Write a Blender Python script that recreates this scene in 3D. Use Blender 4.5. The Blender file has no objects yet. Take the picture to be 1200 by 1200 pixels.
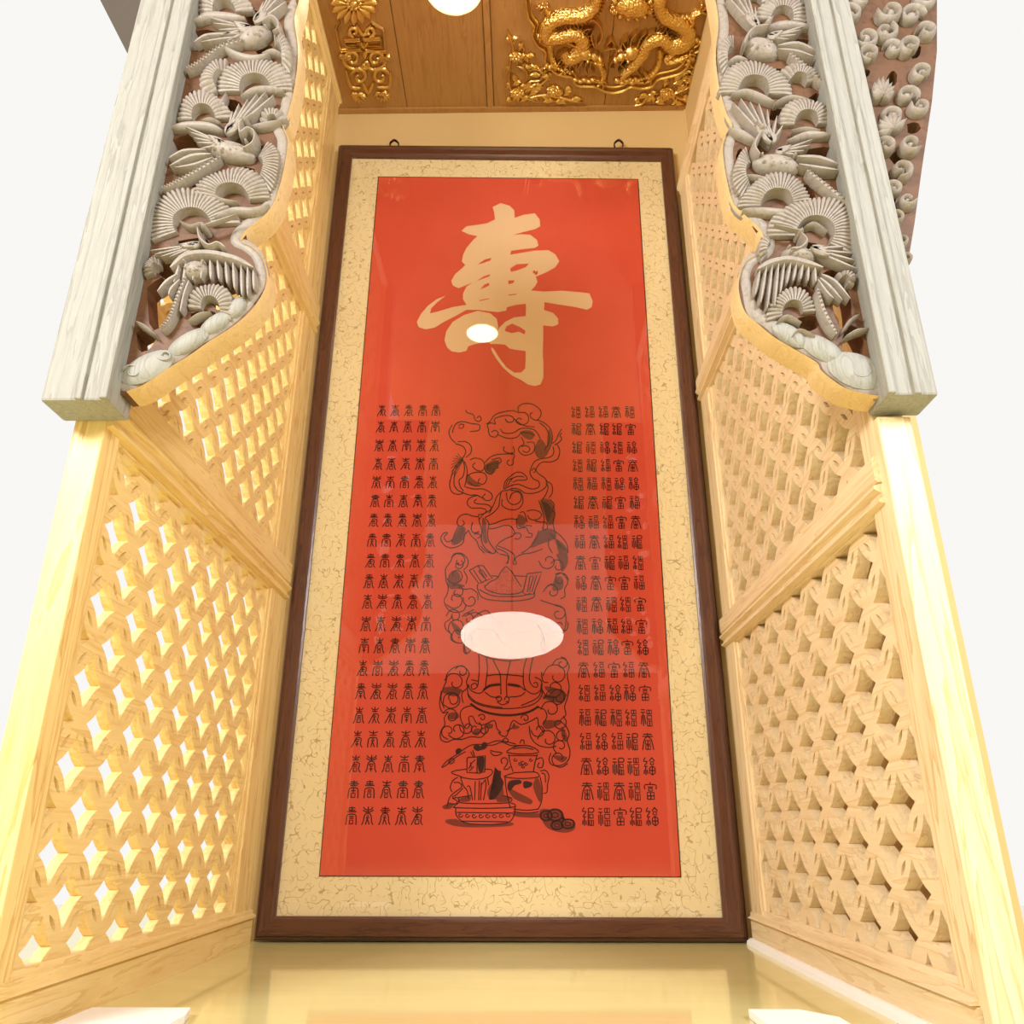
import bpy, bmesh, math, random
from mathutils import Vector, Matrix
random.seed(7)
PI = math.pi
S = bpy.context.scene
COL = S.collection

# ------------------------------------------------------------------ camera
F = 933.0; TH = math.radians(21.7); OFF = 0.256
YAW = math.atan(13.0/(F/math.cos(TH)))
cd = bpy.data.cameras.new('camera'); cam = bpy.data.objects.new('camera', cd); COL.objects.link(cam)
cam.location = (0, 0, OFF); cam.rotation_euler = (PI/2+TH, 0, YAW)
cd.sensor_width = 36; cd.sensor_fit = 'HORIZONTAL'; cd.lens = F/1200*36; cd.clip_start = .02
S.camera = cam
# ------------------------------------------------------------------ exposure
vs = S.view_settings
vs.view_transform = 'Standard'; vs.look = 'None'; vs.gamma = 1; vs.use_curve_mapping = False
vs.exposure = 0.46
# ------------------------------------------------------------------ world: the bright off-white shop around the alcove
w = bpy.data.worlds.new('world'); S.world = w; w.use_nodes = True
bg = w.node_tree.nodes['Background']; bg.inputs[0].default_value = (1.0, .985, .96, 1); bg.inputs[1].default_value = .69
# ------------------------------------------------------------------ lamps
def area(name, loc, target, size, power, color, sy=None):
    l = bpy.data.lights.new(name, 'AREA'); l.energy = power; l.color = color; l.size = size
    if sy: l.shape = 'RECTANGLE'; l.size_y = sy
    o = bpy.data.objects.new(name, l); COL.objects.link(o); o.location = loc
    d = Vector(target)-Vector(loc); o.rotation_euler = d.to_track_quat('-Z', 'Y').to_euler()
    return o
area('shop_light_front', (-1.75, -1.0, 2.0), (.1, 2.1, .4), .7, 66, (1, .975, .95))
area('shop_light_side', (1.45, -.9, 1.9), (-.2, 2.1, .4), .6, 44, (.93, .96, 1))
def point(name, loc, power, color, r=.06):
    l = bpy.data.lights.new(name, 'POINT'); l.energy = power; l.color = color; l.shadow_soft_size = r
    o = bpy.data.objects.new(name, l); COL.objects.link(o); o.location = loc
    return o

# ------------------------------------------------------------------ picture-to-plane helper: a pixel of the photograph becomes a point on a real plane
def ray(u, v):
    a = (u-600)/F; b = (600-v)/F
    d = (a, math.cos(TH)-b*math.sin(TH), math.sin(TH)+b*math.cos(TH))
    c, s = math.cos(YAW), math.sin(YAW)
    return Vector((c*d[0]-s*d[1], s*d[0]+c*d[1], d[2]))
def at(u, v, axis, val):
    d = ray(u, v); o = Vector((0, 0, OFF))
    return o + d*((val-o[axis])/d[axis])

# ------------------------------------------------------------------ materials
def lin(c):
    return tuple(((x/255)/12.92 if x/255 <= .04045 else ((x/255+.055)/1.055)**2.4) for x in c)+(1,)
def base(name, rough=.5, metal=0., spec=.5):
    m = bpy.data.materials.new(name); m.use_nodes = True
    b = m.node_tree.nodes['Principled BSDF']
    b.inputs['Roughness'].default_value = rough; b.inputs['Metallic'].default_value = metal
    b.inputs['Specular IOR Level'].default_value = spec
    return m, m.node_tree, b
def flat(name, rgb, rough=.5, metal=0., spec=.5):
    m, t, b = base(name, rough, metal, spec); b.inputs['Base Color'].default_value = lin(rgb); return m
def emis(name, rgb, s):
    m, t, b = base(name); b.inputs['Base Color'].default_value = lin(rgb)
    b.inputs['Emission Color'].default_value = lin(rgb); b.inputs['Emission Strength'].default_value = s; return m
def wood(name, light, dark, scale=(6, 6, 6), ring=14., rough=.45, bump=.15, amt=1., dist=3., spec=.4):
    """grain runs along the axis with the small scale"""
    m, t, b = base(name, rough, 0, spec); N = t.nodes; L = t.links
    tc = N.new('ShaderNodeTexCoord'); mp = N.new('ShaderNodeMapping'); mp.inputs['Scale'].default_value = scale
    L.new(tc.outputs['Object'], mp.inputs['Vector'])
    wv = N.new('ShaderNodeTexNoise'); wv.inputs['Scale'].default_value = ring; wv.inputs['Detail'].default_value = 5
    wv.inputs['Distortion'].default_value = dist*.2
    L.new(mp.outputs[0], wv.inputs['Vector'])
    mul = N.new('ShaderNodeMath'); mul.operation = 'MULTIPLY'; mul.inputs[1].default_value = 5.; L.new(wv.outputs['Fac'], mul.inputs[0])
    fr = N.new('ShaderNodeMath'); fr.operation = 'FRACT'; L.new(mul.outputs[0], fr.inputs[0])
    cr = N.new('ShaderNodeValToRGB'); e = cr.color_ramp.elements
    e[0].position = 0; e[0].color = lin(light); e[1].position = 1; e[1].color = lin(light)
    k = cr.color_ramp.elements.new(.72); k.color = lin([l*(1-.35*amt)+d*.35*amt for l, d in zip(light, dark)])
    k = cr.color_ramp.elements.new(.93); k.color = lin([l*(1-amt)+d*amt for l, d in zip(light, dark)])
    L.new(fr.outputs[0], cr.inputs[0])
    fn = N.new('ShaderNodeTexNoise'); fn.inputs['Scale'].default_value = ring*9; fn.inputs['Detail'].default_value = 3
    L.new(mp.outputs[0], fn.inputs['Vector'])
    mx = N.new('ShaderNodeMix'); mx.data_type = 'RGBA'; mx.blend_type = 'MULTIPLY'
    r2 = N.new('ShaderNodeMapRange'); r2.inputs['To Min'].default_value = .0; r2.inputs['To Max'].default_value = .35
    L.new(fn.outputs['Fac'], r2.inputs[0]); L.new(r2.outputs[0], mx.inputs[0])
    L.new(cr.outputs[0], mx.inputs[6]); mx.inputs[7].default_value = lin([min(255, c*1.02) for c in dark])
    L.new(mx.outputs[2], b.inputs['Base Color'])
    bp = N.new('ShaderNodeBump'); bp.inputs['Strength'].default_value = bump; bp.inputs['Distance'].default_value = .002
    L.new(fn.outputs['Fac'], bp.inputs['Height']); L.new(bp.outputs[0], b.inputs['Normal'])
    return m
M = {}
M['pineL'] = wood('honey_pine', (246, 222, 158), (206, 164, 92), (3, .25, 3), 11, .4, amt=.45)
M['pineR'] = wood('pale_pine', (244, 226, 188), (206, 172, 120), (3, .25, 3), 11, .42, amt=.45)
M['stileL'] = wood('honey_pine_upright', (246, 222, 158), (218, 180, 112), (5, 5, .4), 6, .4)
M['stileR'] = wood('pale_pine_upright', (244, 226, 188), (216, 186, 136), (5, 5, .4), 6, .42)
M['ceil'] = wood('ceiling_wood', (188, 142, 84), (158, 112, 60), (5, .4, 5), 6, .38, amt=.5)
M['post'] = wood('grey_post_wood', (164, 162, 154), (130, 126, 116), (6, 6, .35), 9, .55, amt=.6)  # grey base colour with darker upright grain
M['carve'] = wood('grey_carved_wood', (160, 150, 140), (122, 106, 92), (3, 3, 3), 8, .5, amt=.4)  # grey base colour carries the cool front light on the carving
M['carve_deep'] = wood('recess_shade_wood', (112, 76, 48), (80, 52, 32), (3, 3, 3), 6, .55, amt=.6)  # brown wood, darkened so the colour holds the shade of the recesses
M['carve_edge'] = wood('lit_edge_wood', (228, 200, 150), (190, 152, 98), (5, 3, 3), 8, .4, amt=.3)  # paler copy of the wood, lamp light on the edges put into colour
M['mahog'] = wood('mahogany_frame', (104, 62, 42), (66, 36, 26), (6, 6, .6), 8, .28, amt=.7, spec=.6)
M['mahogh'] = wood('mahogany_frame_rail', (104, 62, 42), (66, 36, 26), (.6, 6, 6), 8, .28, amt=.7, spec=.6)
M['hook'] = flat('dark_metal', (60, 45, 38), .35, .8)
M['ink'] = flat('dark_ink', (62, 26, 22), .7, 0, .2)
M['wash'] = flat('ink_wash', (128, 58, 46), .8, 0, .1)
M['gold_char'] = flat('pale_gold_lettering', (232, 196, 152), .6, 0, .2)
M['card'] = flat('white_card', (250, 250, 248), .5)
M['lamp'] = emis('lamp_diffuser', (255, 236, 200), 16)
M['lamp2'] = emis('lamp_diffuser_far', (255, 244, 228), 8)
M['lamp_ring'] = flat('lamp_ring', (245, 240, 230), .4)
M['plaster'] = flat('cream_plaster', (218, 186, 128), .7)
M['white_wall'] = flat('white_wall', (240, 234, 224), .8)
M['grey'] = flat('grey_column', (120, 112, 112), .7)
M['dark_wall'] = flat('shop_wainscot', (120, 84, 60), .6)
def m_floor():
    m, t, b = base('polished_cream_floor', .07, 0, .6); N = t.nodes; L = t.links
    tc = N.new('ShaderNodeTexCoord'); mp = N.new('ShaderNodeMapping'); mp.inputs['Scale'].default_value = (.5, 3, 1)
    n = N.new('ShaderNodeTexNoise'); n.inputs['Scale'].default_value = 5; n.inputs['Detail'].default_value = 6
    cr = N.new('ShaderNodeValToRGB'); cr.color_ramp.elements[0].color = lin((220, 210, 142)); cr.color_ramp.elements[1].color = lin((236, 228, 166))
    L.new(tc.outputs['Object'], mp.inputs[0]); L.new(mp.outputs[0], n.inputs[0]); L.new(n.outputs['Fac'], cr.inputs[0]); L.new(cr.outputs[0], b.inputs['Base Color'])
    return m
M['floor'] = m_floor()
def m_gold():
    m, t, b = base('gilded_carving', .3, 1., .5); N = t.nodes; L = t.links
    b.inputs['Base Color'].default_value = lin((226, 192, 118))
    tc = N.new('ShaderNodeTexCoord'); n = N.new('ShaderNodeTexNoise'); n.inputs['Scale'].default_value = 220
    bp = N.new('ShaderNodeBump'); bp.inputs['Strength'].default_value = .35; bp.inputs['Distance'].default_value = .002
    L.new(tc.outputs['Object'], n.inputs[0]); L.new(n.outputs['Fac'], bp.inputs['Height']); L.new(bp.outputs[0], b.inputs['Normal'])
    return m
M['gold'] = m_gold()
def m_scales():
    m, t, b = base('gilded_scales', .28, 1., .5); N = t.nodes; L = t.links
    b.inputs['Base Color'].default_value = lin((232, 196, 116))
    tc = N.new('ShaderNodeTexCoord'); n = N.new('ShaderNodeTexVoronoi'); n.inputs['Scale'].default_value = 110
    bp = N.new('ShaderNodeBump'); bp.inputs['Strength'].default_value = .9; bp.inputs['Distance'].default_value = .004; bp.invert = True
    L.new(tc.outputs['Object'], n.inputs['Vector']); L.new(n.outputs['Distance'], bp.inputs['Height']); L.new(bp.outputs[0], b.inputs['Normal'])
    return m
M['scales'] = m_scales()
def m_mat():
    m, t, b = base('silk_mount', .6, 0, .2); N = t.nodes; L = t.links
    tc = N.new('ShaderNodeTexCoord')
    def line(scale, w, off):
        mp = N.new('ShaderNodeMapping'); mp.inputs['Location'].default_value = off
        L.new(tc.outputs['Object'], mp.inputs[0])
        n = N.new('ShaderNodeTexNoise'); n.inputs['Scale'].default_value = scale; n.inputs['Detail'].default_value = 0
        L.new(mp.outputs[0], n.inputs['Vector'])
        a = N.new('ShaderNodeMath'); a.operation = 'SUBTRACT'; a.inputs[1].default_value = .5; L.new(n.outputs['Fac'], a.inputs[0])
        c = N.new('ShaderNodeMath'); c.operation = 'ABSOLUTE'; L.new(a.outputs[0], c.inputs[0])
        d = N.new('ShaderNodeMath'); d.operation = 'LESS_THAN'; d.inputs[1].default_value = w; L.new(c.outputs[0], d.inputs[0])
        n2 = N.new('ShaderNodeTexNoise'); n2.inputs['Scale'].default_value = scale*1.1; n2.inputs['Detail'].default_value = 0
        mp2 = N.new('ShaderNodeMapping'); mp2.inputs['Location'].default_value = (off[0]+5, off[1]+3, off[2]+9); L.new(tc.outputs['Object'], mp2.inputs[0]); L.new(mp2.outputs[0], n2.inputs['Vector'])
        g = N.new('ShaderNodeMath'); g.operation = 'GREATER_THAN'; g.inputs[1].default_value = .47; L.new(n2.outputs['Fac'], g.inputs[0])
        h = N.new('ShaderNodeMath'); h.operation = 'MULTIPLY'; L.new(d.outputs[0], h.inputs[0]); L.new(g.outputs[0], h.inputs[1])
        return h
    a = line(42, .016, (0, 0, 0)); c = line(50, .014, (2, 7, 1))
    s = N.new('ShaderNodeMath'); s.operation = 'MAXIMUM'; L.new(a.outputs[0], s.inputs[0]); L.new(c.outputs[0], s.inputs[1])
    mx = N.new('ShaderNodeMix'); mx.data_type = 'RGBA'; mx.inputs[6].default_value = lin((240, 220, 172)); mx.inputs[7].default_value = lin((176, 148, 96))
    k = N.new('ShaderNodeMath'); k.operation = 'MULTIPLY'; k.inputs[1].default_value = .75; L.new(s.outputs[0], k.inputs[0])
    L.new(k.outputs[0], mx.inputs[0]); L.new(mx.outputs[2], b.inputs['Base Color'])
    return m
M['mat'] = m_mat()
def m_red():
    m, t, b = base('vermilion_paper', .65, 0, .2); N = t.nodes; L = t.links
    tc = N.new('ShaderNodeTexCoord'); n = N.new('ShaderNodeTexNoise'); n.inputs['Scale'].default_value = 6; n.inputs['Detail'].default_value = 5
    cr = N.new('ShaderNodeValToRGB'); cr.color_ramp.elements[0].color = lin((210, 74, 52)); cr.color_ramp.elements[1].color = lin((220, 86, 62))
    L.new(tc.outputs['Object'], n.inputs[0]); L.new(n.outputs['Fac'], cr.inputs[0]); L.new(cr.outputs[0], b.inputs['Base Color'])
    return m
M['red'] = m_red()
def m_glass():
    m = bpy.data.materials.new('picture_glass'); m.use_nodes = True; t = m.node_tree; N = t.nodes; L = t.links; N.clear()
    o = N.new('ShaderNodeOutputMaterial'); mix = N.new('ShaderNodeMixShader'); tr = N.new('ShaderNodeBsdfTransparent'); gl = N.new('ShaderNodeBsdfGlossy')
    gl.inputs['Roughness'].default_value = .015
    lw = N.new('ShaderNodeLayerWeight'); lw.inputs['Blend'].default_value = .5
    pw = N.new('ShaderNodeMath'); pw.operation = 'POWER'; pw.inputs[1].default_value = 4.; L.new(lw.outputs['Facing'], pw.inputs[0])
    k = N.new('ShaderNodeMath'); k.operation = 'MULTIPLY_ADD'; k.inputs[1].default_value = .9; k.inputs[2].default_value = .042; L.new(pw.outputs[0], k.inputs[0])
    L.new(k.outputs[0], mix.inputs[0]); L.new(tr.outputs[0], mix.inputs[1]); L.new(gl.outputs[0], mix.inputs[2]); L.new(mix.outputs[0], o.inputs[0])
    return m
M['glass'] = m_glass()

# ------------------------------------------------------------------ object helpers
def thing(name, label, cat, loc, group=None):
    o = bpy.data.objects.new(name, None); COL.objects.link(o); o.location = loc; o.empty_display_size = .1
    o['label'] = label; o['category'] = cat
    if group: o['group'] = group
    return o
def root_loc(o):
    l = Vector((0, 0, 0))
    while o: l += Vector(o.location); o = o.parent
    return l
def mk(name, bm, mat, parent=None, smooth=False, kind=None, label=None):
    """link a bmesh given in world coordinates as one mesh object"""
    me = bpy.data.meshes.new(name)
    if isinstance(bm, bpy.types.Mesh): me = bm; me.name = name
    off = root_loc(parent) if parent else Vector((0, 0, 0))
    if not isinstance(bm, bpy.types.Mesh):
        bmesh.ops.recalc_face_normals(bm, faces=bm.faces); bm.to_mesh(me); bm.free()
    me.transform(Matrix.Translation(-off))
    if mat is not None: me.materials.clear(); me.materials.append(mat)
    if smooth:
        me.polygons.foreach_set('use_smooth', [True]*len(me.polygons))
        try: me.set_sharp_from_angle(angle=math.radians(42))
        except Exception: pass
    o = bpy.data.objects.new(name, me); COL.objects.link(o); o.parent = parent
    if kind: o['kind'] = kind
    if label: o['label'] = label
    return o
def tag(o, label, cat, group=None):
    o['label'] = label; o['category'] = cat
    if group: o['group'] = group
    return o
def box(bm, lo, hi, bev=0.):
    r = bmesh.ops.create_cube(bm, size=1); vsn = r['verts']
    for v in vsn: v.co = Vector([lo[i]+(v.co[i]+.5)*(hi[i]-lo[i]) for i in range(3)])
    if bev:
        es = list({e for v in vsn for e in v.link_edges})
        bmesh.ops.bevel(bm, geom=es, offset=bev, segments=2, affect='EDGES', profile=.6)
def bxo(name, lo, hi, mat, parent=None, bev=0., **k):
    bm = bmesh.new(); box(bm, lo, hi, bev); return mk(name, bm, mat, parent, **k)
def prism(name, prof, axis, a, b, mat, parent=None, **k):
    """profile list of 2-D points swept along an axis from a to b; profile coordinates are the two other axes in order"""
    bm = bmesh.new(); rings = []
    for q in (a, b):
        vv = []
        for p in prof:
            c = [0, 0, 0]; o = [i for i in range(3) if i != axis]; c[axis] = q; c[o[0]] = p[0]; c[o[1]] = p[1]; vv.append(bm.verts.new(c))
        rings.append(vv)
    n = len(prof)
    for i in range(n): bm.faces.new((rings[0][i], rings[0][(i+1) % n], rings[1][(i+1) % n], rings[1][i]))
    bm.faces.new(rings[0]); bm.faces.new(rings[1][::-1])
    return mk(name, bm, mat, parent, **k)
def curve_mesh(loops, extrude, bevel=0.):
    c = bpy.data.curves.new('c', 'CURVE'); c.dimensions = '2D'; c.fill_mode = 'BOTH'; c.extrude = extrude; c.bevel_depth = bevel; c.bevel_resolution = 0
    if bevel: c.offset = -bevel
    for lp in loops:
        s = c.splines.new('POLY'); s.points.add(len(lp)-1); s.use_cyclic_u = True
        for i, p in enumerate(lp): s.points[i].co = (p[0], p[1], 0, 1)
    o = bpy.data.objects.new('c', c)
    COL.objects.link(o); bpy.context.view_layer.update()
    dg = bpy.context.evaluated_depsgraph_get(); me = bpy.data.meshes.new_from_object(o.evaluated_get(dg))
    bpy.data.objects.remove(o); bpy.data.curves.remove(c)
    return me
def cdt_mesh(loops, th):
    """flat shape with holes, constrained triangulation, given thickness th centred on z=0"""
    from mathutils.geometry import delaunay_2d_cdt
    vs_, fs_ = [], []
    for lp in loops:
        b = len(vs_); vs_ += [Vector(p) for p in lp]; fs_.append(list(range(b, b+len(lp))))
    r = delaunay_2d_cdt(vs_, [], fs_, 2, 1e-6)
    vo, tr = r[0], r[2]; n = len(vo)
    V = [(v.x, v.y, th/2) for v in vo]+[(v.x, v.y, -th/2) for v in vo]
    FC = []; cnt = {}
    for f in tr:
        f = list(f)
        a = sum(vo[f[i]].x*vo[f[(i+1) % len(f)]].y-vo[f[(i+1) % len(f)]].x*vo[f[i]].y for i in range(len(f)))
        if a < 0: f = f[::-1]
        FC.append(tuple(f)); FC.append(tuple(i+n for i in f[::-1]))
        for i in range(len(f)): cnt[(f[i], f[(i+1) % len(f)])] = 1
    for (a, b) in list(cnt):
        if (b, a) not in cnt: FC.append((b, a, a+n, b+n))
    me = bpy.data.meshes.new('m'); me.from_pydata(V, [], FC); me.update()
    return me
def catmull(pts, n=5, closed=False):
    out = []; N_ = len(pts)
    rng = range(N_ if closed else N_-1)
    for i in rng:
        if closed: p0, p1, p2, p3 = pts[(i-1) % N_], pts[i], pts[(i+1) % N_], pts[(i+2) % N_]
        else: p0, p1, p2, p3 = pts[max(i-1, 0)], pts[i], pts[i+1], pts[min(i+2, N_-1)]
        for k in range(n):
            t = k/n
            out.append(tuple(.5*((2*b)+(-a+c)*t+(2*a-5*b+4*c-d)*t*t+(-a+3*b-3*c+d)*t**3) for a, b, c, d in zip(p0, p1, p2, p3)))
    if not closed: out.append(tuple(pts[-1]))
    return out
# relief surfaces: picture coordinates mapped to a real plane plus a real height
def fmap(axis, val, sgn):
    def f(u, v, h):
        p = at(u, v, axis, val); p[axis] += sgn*h; return p
    return f
def rib(bm, mp, pts, wd, h0, h1, n=4, closed=False, segs=3, seg_len=None, taper=(1, 1)):
    """domed ribbon: pts in picture coordinates, wd = width or list, rises from h0 to h1"""
    if not isinstance(wd, (list, tuple)): wd = [wd]*len(pts)
    q = catmull([(p[0], p[1], w_) for p, w_ in zip(pts, wd)], n, closed)
    rings = []; N_ = len(q)
    for i in range(N_):
        a = q[(i-1) % N_] if closed or i > 0 else q[i]; b = q[(i+1) % N_] if closed or i < N_-1 else q[i]
        dx, dy = b[0]-a[0], b[1]-a[1]; L_ = math.hypot(dx, dy) or 1; nx, ny = -dy/L_, dx/L_
        w_ = abs(q[i][2])/2
        if not closed:
            e = min(1, (i+.35)/2, (N_-1-i+.35)/2); 
            w_ *= e**.6
        ring = [bm.verts.new(mp(q[i][0]-nx*w_, q[i][1]-ny*w_, h0-.004))]
        for k in range(segs+1):
            t = -1+2*k/segs; hh = h0+(h1-h0)*(math.sqrt(max(0, 1-t*t*.8)))
            ring.append(bm.verts.new(mp(q[i][0]+nx*w_*t, q[i][1]+ny*w_*t, hh)))
        ring.append(bm.verts.new(mp(q[i][0]+nx*w_, q[i][1]+ny*w_, h0-.004)))
        rings.append(ring)
    m_ = len(rings[0])
    for i in range(N_ if closed else N_-1):
        A, B = rings[i], rings[(i+1) % N_]
        for k in range(m_-1): bm.faces.new((A[k], A[k+1], B[k+1], B[k]))
        bm.faces.new((A[0], B[0], B[-1], A[-1]))
    if not closed:
        bm.faces.new(rings[0][::-1]); bm.faces.new(rings[-1])
def dome(bm, mp, cx, cy, rx, ry, ang, h0, h1, na=16, nr=4, bumps=0, amp=0.):
    ca, sa = math.cos(ang), math.sin(ang); rows = []
    c = bm.verts.new(mp(cx, cy, h1))
    for j in range(1, nr+2):
        rr = min(1, j/nr); row = []
        for i in range(na):
            a = 2*PI*i/na; k = 1+(amp*abs(math.sin(bumps*a/2))-amp*.5 if bumps else 0)*rr
            x = rx*rr*math.cos(a)*k; y = ry*rr*math.sin(a)*k
            h = h0+(h1-h0)*math.sqrt(max(0, 1-rr*rr*.9)) if j <= nr else h0-.004
            row.append(bm.verts.new(mp(cx+ca*x-sa*y, cy+sa*x+ca*y, h)))
        rows.append(row)
    for i in range(na):
        bm.faces.new((c, rows[0][i], rows[0][(i+1) % na]))
        for j in range(len(rows)-1): bm.faces.new((rows[j][i], rows[j+1][i], rows[j+1][(i+1) % na], rows[j][(i+1) % na]))
    bm.faces.new(rows[-1])
def fan(bm, mp, cx, cy, rx, ry, a0, a1, n, inner, h0, h1):
    """pine cluster: arched fan with raised radial needles and a scalloped rim"""
    a0, a1 = math.radians(a0), math.radians(a1); per = 4; K = n*per; rs = (inner, inner+.06, inner+(1-inner)*.35, inner+(1-inner)*.75, .96, 1.0)
    rows = []
    for k in range(K+1):
        a = a0+(a1-a0)*k/K; ph = (k % per)/per; rg = .5-.5*math.cos(2*PI*ph)      # 0 in the groove, 1 on the needle
        lobe = 1+.07*math.sin(3.2*(a-a0)+cx)+.05*rg; row = []
        edge = min(1, 2.5*k/K+.35, 2.5*(K-k)/K+.35)
        for j, r in enumerate(rs):
            rr = r*lobe if j > 1 else r
            dome_ = math.sin(PI*min(1, .18+.75*(r-inner)/(1-inner)))
            h = h0+(h1-h0)*(.45+.55*dome_)*edge-(0 if rg > .3 else .0055*(j > 1))
            if j == 1: h = h0+(h1-h0)*.9*edge
            if j == 0: h = h0-.012
            if j == len(rs)-1: h = h0-.012
            row.append(bm.verts.new(mp(cx+rx*rr*math.cos(a), cy-ry*rr*math.sin(a), h)))
        rows.append(row)
    for k in range(K):
        for j in range(len(rs)-1): bm.faces.new((rows[k][j], rows[k][j+1], rows[k+1][j+1], rows[k+1][j]))
    bm.faces.new(rows[0]); bm.faces.new(rows[-1][::-1])
def new(): return bmesh.new()

# ================================================================== STRUCTURE
ZF = 0.0                                  # floor
YB = 2.20                                 # back wall face
ZC = at(600, 130, 1, YB).z                # ceiling height
XL, XR = -.66, .55                        # faces of the two screens
def struct(o): o['kind'] = 'structure'; return o
struct(bxo('floor', (-3.2, -3.2, -.04), (3.2, 3.2, 0), M['floor']))
struct(bxo('wall_back', (-.78, YB, 0), (.78, YB+.05, ZC+.05), M['plaster']))
struct(bxo('trim_1', (at(806, 180, 1, YB).x, YB-.006, 0), (.779, YB, ZC), M['plaster']))      # the wall panel seam right of the picture
struct(bxo('light_block_right', (.612, 1.15, 0), (.64, YB, ZC-.01), M['plaster']))  # added wall close behind the screen, keeps outside light from its holes
struct(bxo('ceiling', (-1.35, 1.0, ZC-.0), (-.81, YB+.05, ZC+.05), M['grey']))
struct(bxo('wall_rear', (-3.2, -3.25, 1.62), (3.2, -3.2, 3.25), M['white_wall']))
struct(bxo('baseboard_rear', (-3.2, -3.25, 0), (3.2, -3.2, 1.62), M['dark_wall']))
# ceiling: a board carrier with real planks under it
ceil = struct(bxo('ceiling', (-.8, -2.2, ZC+.012), (.78, YB, ZC+.05), M['ceil']))  # unseen front length added to dim the upper alcove
sx = at(575, 125, 2, ZC).x
edges = [-.80, at(487, 60, 2, ZC).x-.06, sx-.012, sx+.012, sx+.42, .78]
for a, b in zip(edges[:-1], edges[1:]):
    low = ZC-.006 if b-a < .05 else ZC
    bxo('ceiling_board', (a+.001, -2.2, low), (b-.001, YB-.02, ZC+.012), M['ceil'], ceil, .002)
bxo('edge_moulding', (-.8, YB-.022, ZC-.008), (.78, YB, ZC+.012), M['ceil'], ceil, .003)

# ================================================================== LATTICE SCREENS
def lens(cx, cy, l, wd, ang, n=4):
    out = []; ca, sa = math.cos(ang), math.sin(ang)
    for sgn in (1, -1):
        for i in range(n):
            t = -1+2*i/n if sgn == 1 else 1-2*i/n
            x = t*l/2; y = sgn*wd/2*(1-t*t)
            out.append((cx+ca*x-sa*y, cy+sa*x+ca*y))
    return out
def astroid(cx, cy, a, b, n=4, cv=.42):
    """four-pointed hole with sides bowed into it"""
    c = [(0, b), (a, 0), (0, -b), (-a, 0)]; out = []
    for k in range(4):
        p, q = c[k], c[(k+1) % 4]; mx, my = (p[0]+q[0])/2*(1-cv), (p[1]+q[1])/2*(1-cv)
        for i in range(n):
            t = i/n; out.append((cx+(1-t)**2*p[0]+2*t*(1-t)*mx+t*t*q[0], cy+(1-t)**2*p[1]+2*t*(1-t)*my+t*t*q[1]))
    return out
def lattice_mesh(y0, y1, z0, z1, py, pz, oy, oz, th):
    """y,z plane; holes on a staggered grid through (oy,oz); returned mesh lies in local xy (x=y world, y=z world)"""
    loops = [[(y0, z0), (y1, z0), (y1, z1), (y0, z1)]]
    m = .006
    def ok(lp): return all(y0+m < p[0] < y1-m and z0+m < p[1] < z1-m for p in lp)
    def clip(lp):
        c = [(min(max(p[0], y0+m), y1-m), min(max(p[1], z0+m), z1-m)) for p in lp]
        ar = abs(sum(c[i][0]*c[(i+1) % len(c)][1]-c[(i+1) % len(c)][0]*c[i][1] for i in range(len(c))))/2
        out = []
        for p in c:
            if not out or (abs(p[0]-out[-1][0])+abs(p[1]-out[-1][1])) > 1e-5: out.append(p)
        return out if ar > 2e-5 and len(out) > 3 else None
    j0 = int((z0-oz)/(pz))-2; j1 = int((z1-oz)/pz)+2; i0 = int((y0-oy)/py)-2; i1 = int((y1-oy)/py)+2
    for j in range(j0, j1):
        for i in range(i0, i1):
            cy = oy+i*py+(py/2 if j % 2 else 0); cz = oz+j*pz
            h = clip(astroid(cy, cz, py*.345, pz*.74, cv=.36))
            if h: loops.append(h)
            for s in (1, -1):
                sl = lens(cy+s*py/4, cz+pz/2, .034, .0085, math.atan2(pz, -s*py/2)+0.0)
                if ok(sl): loops.append(sl)
    return cdt_mesh(loops, th)
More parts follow.
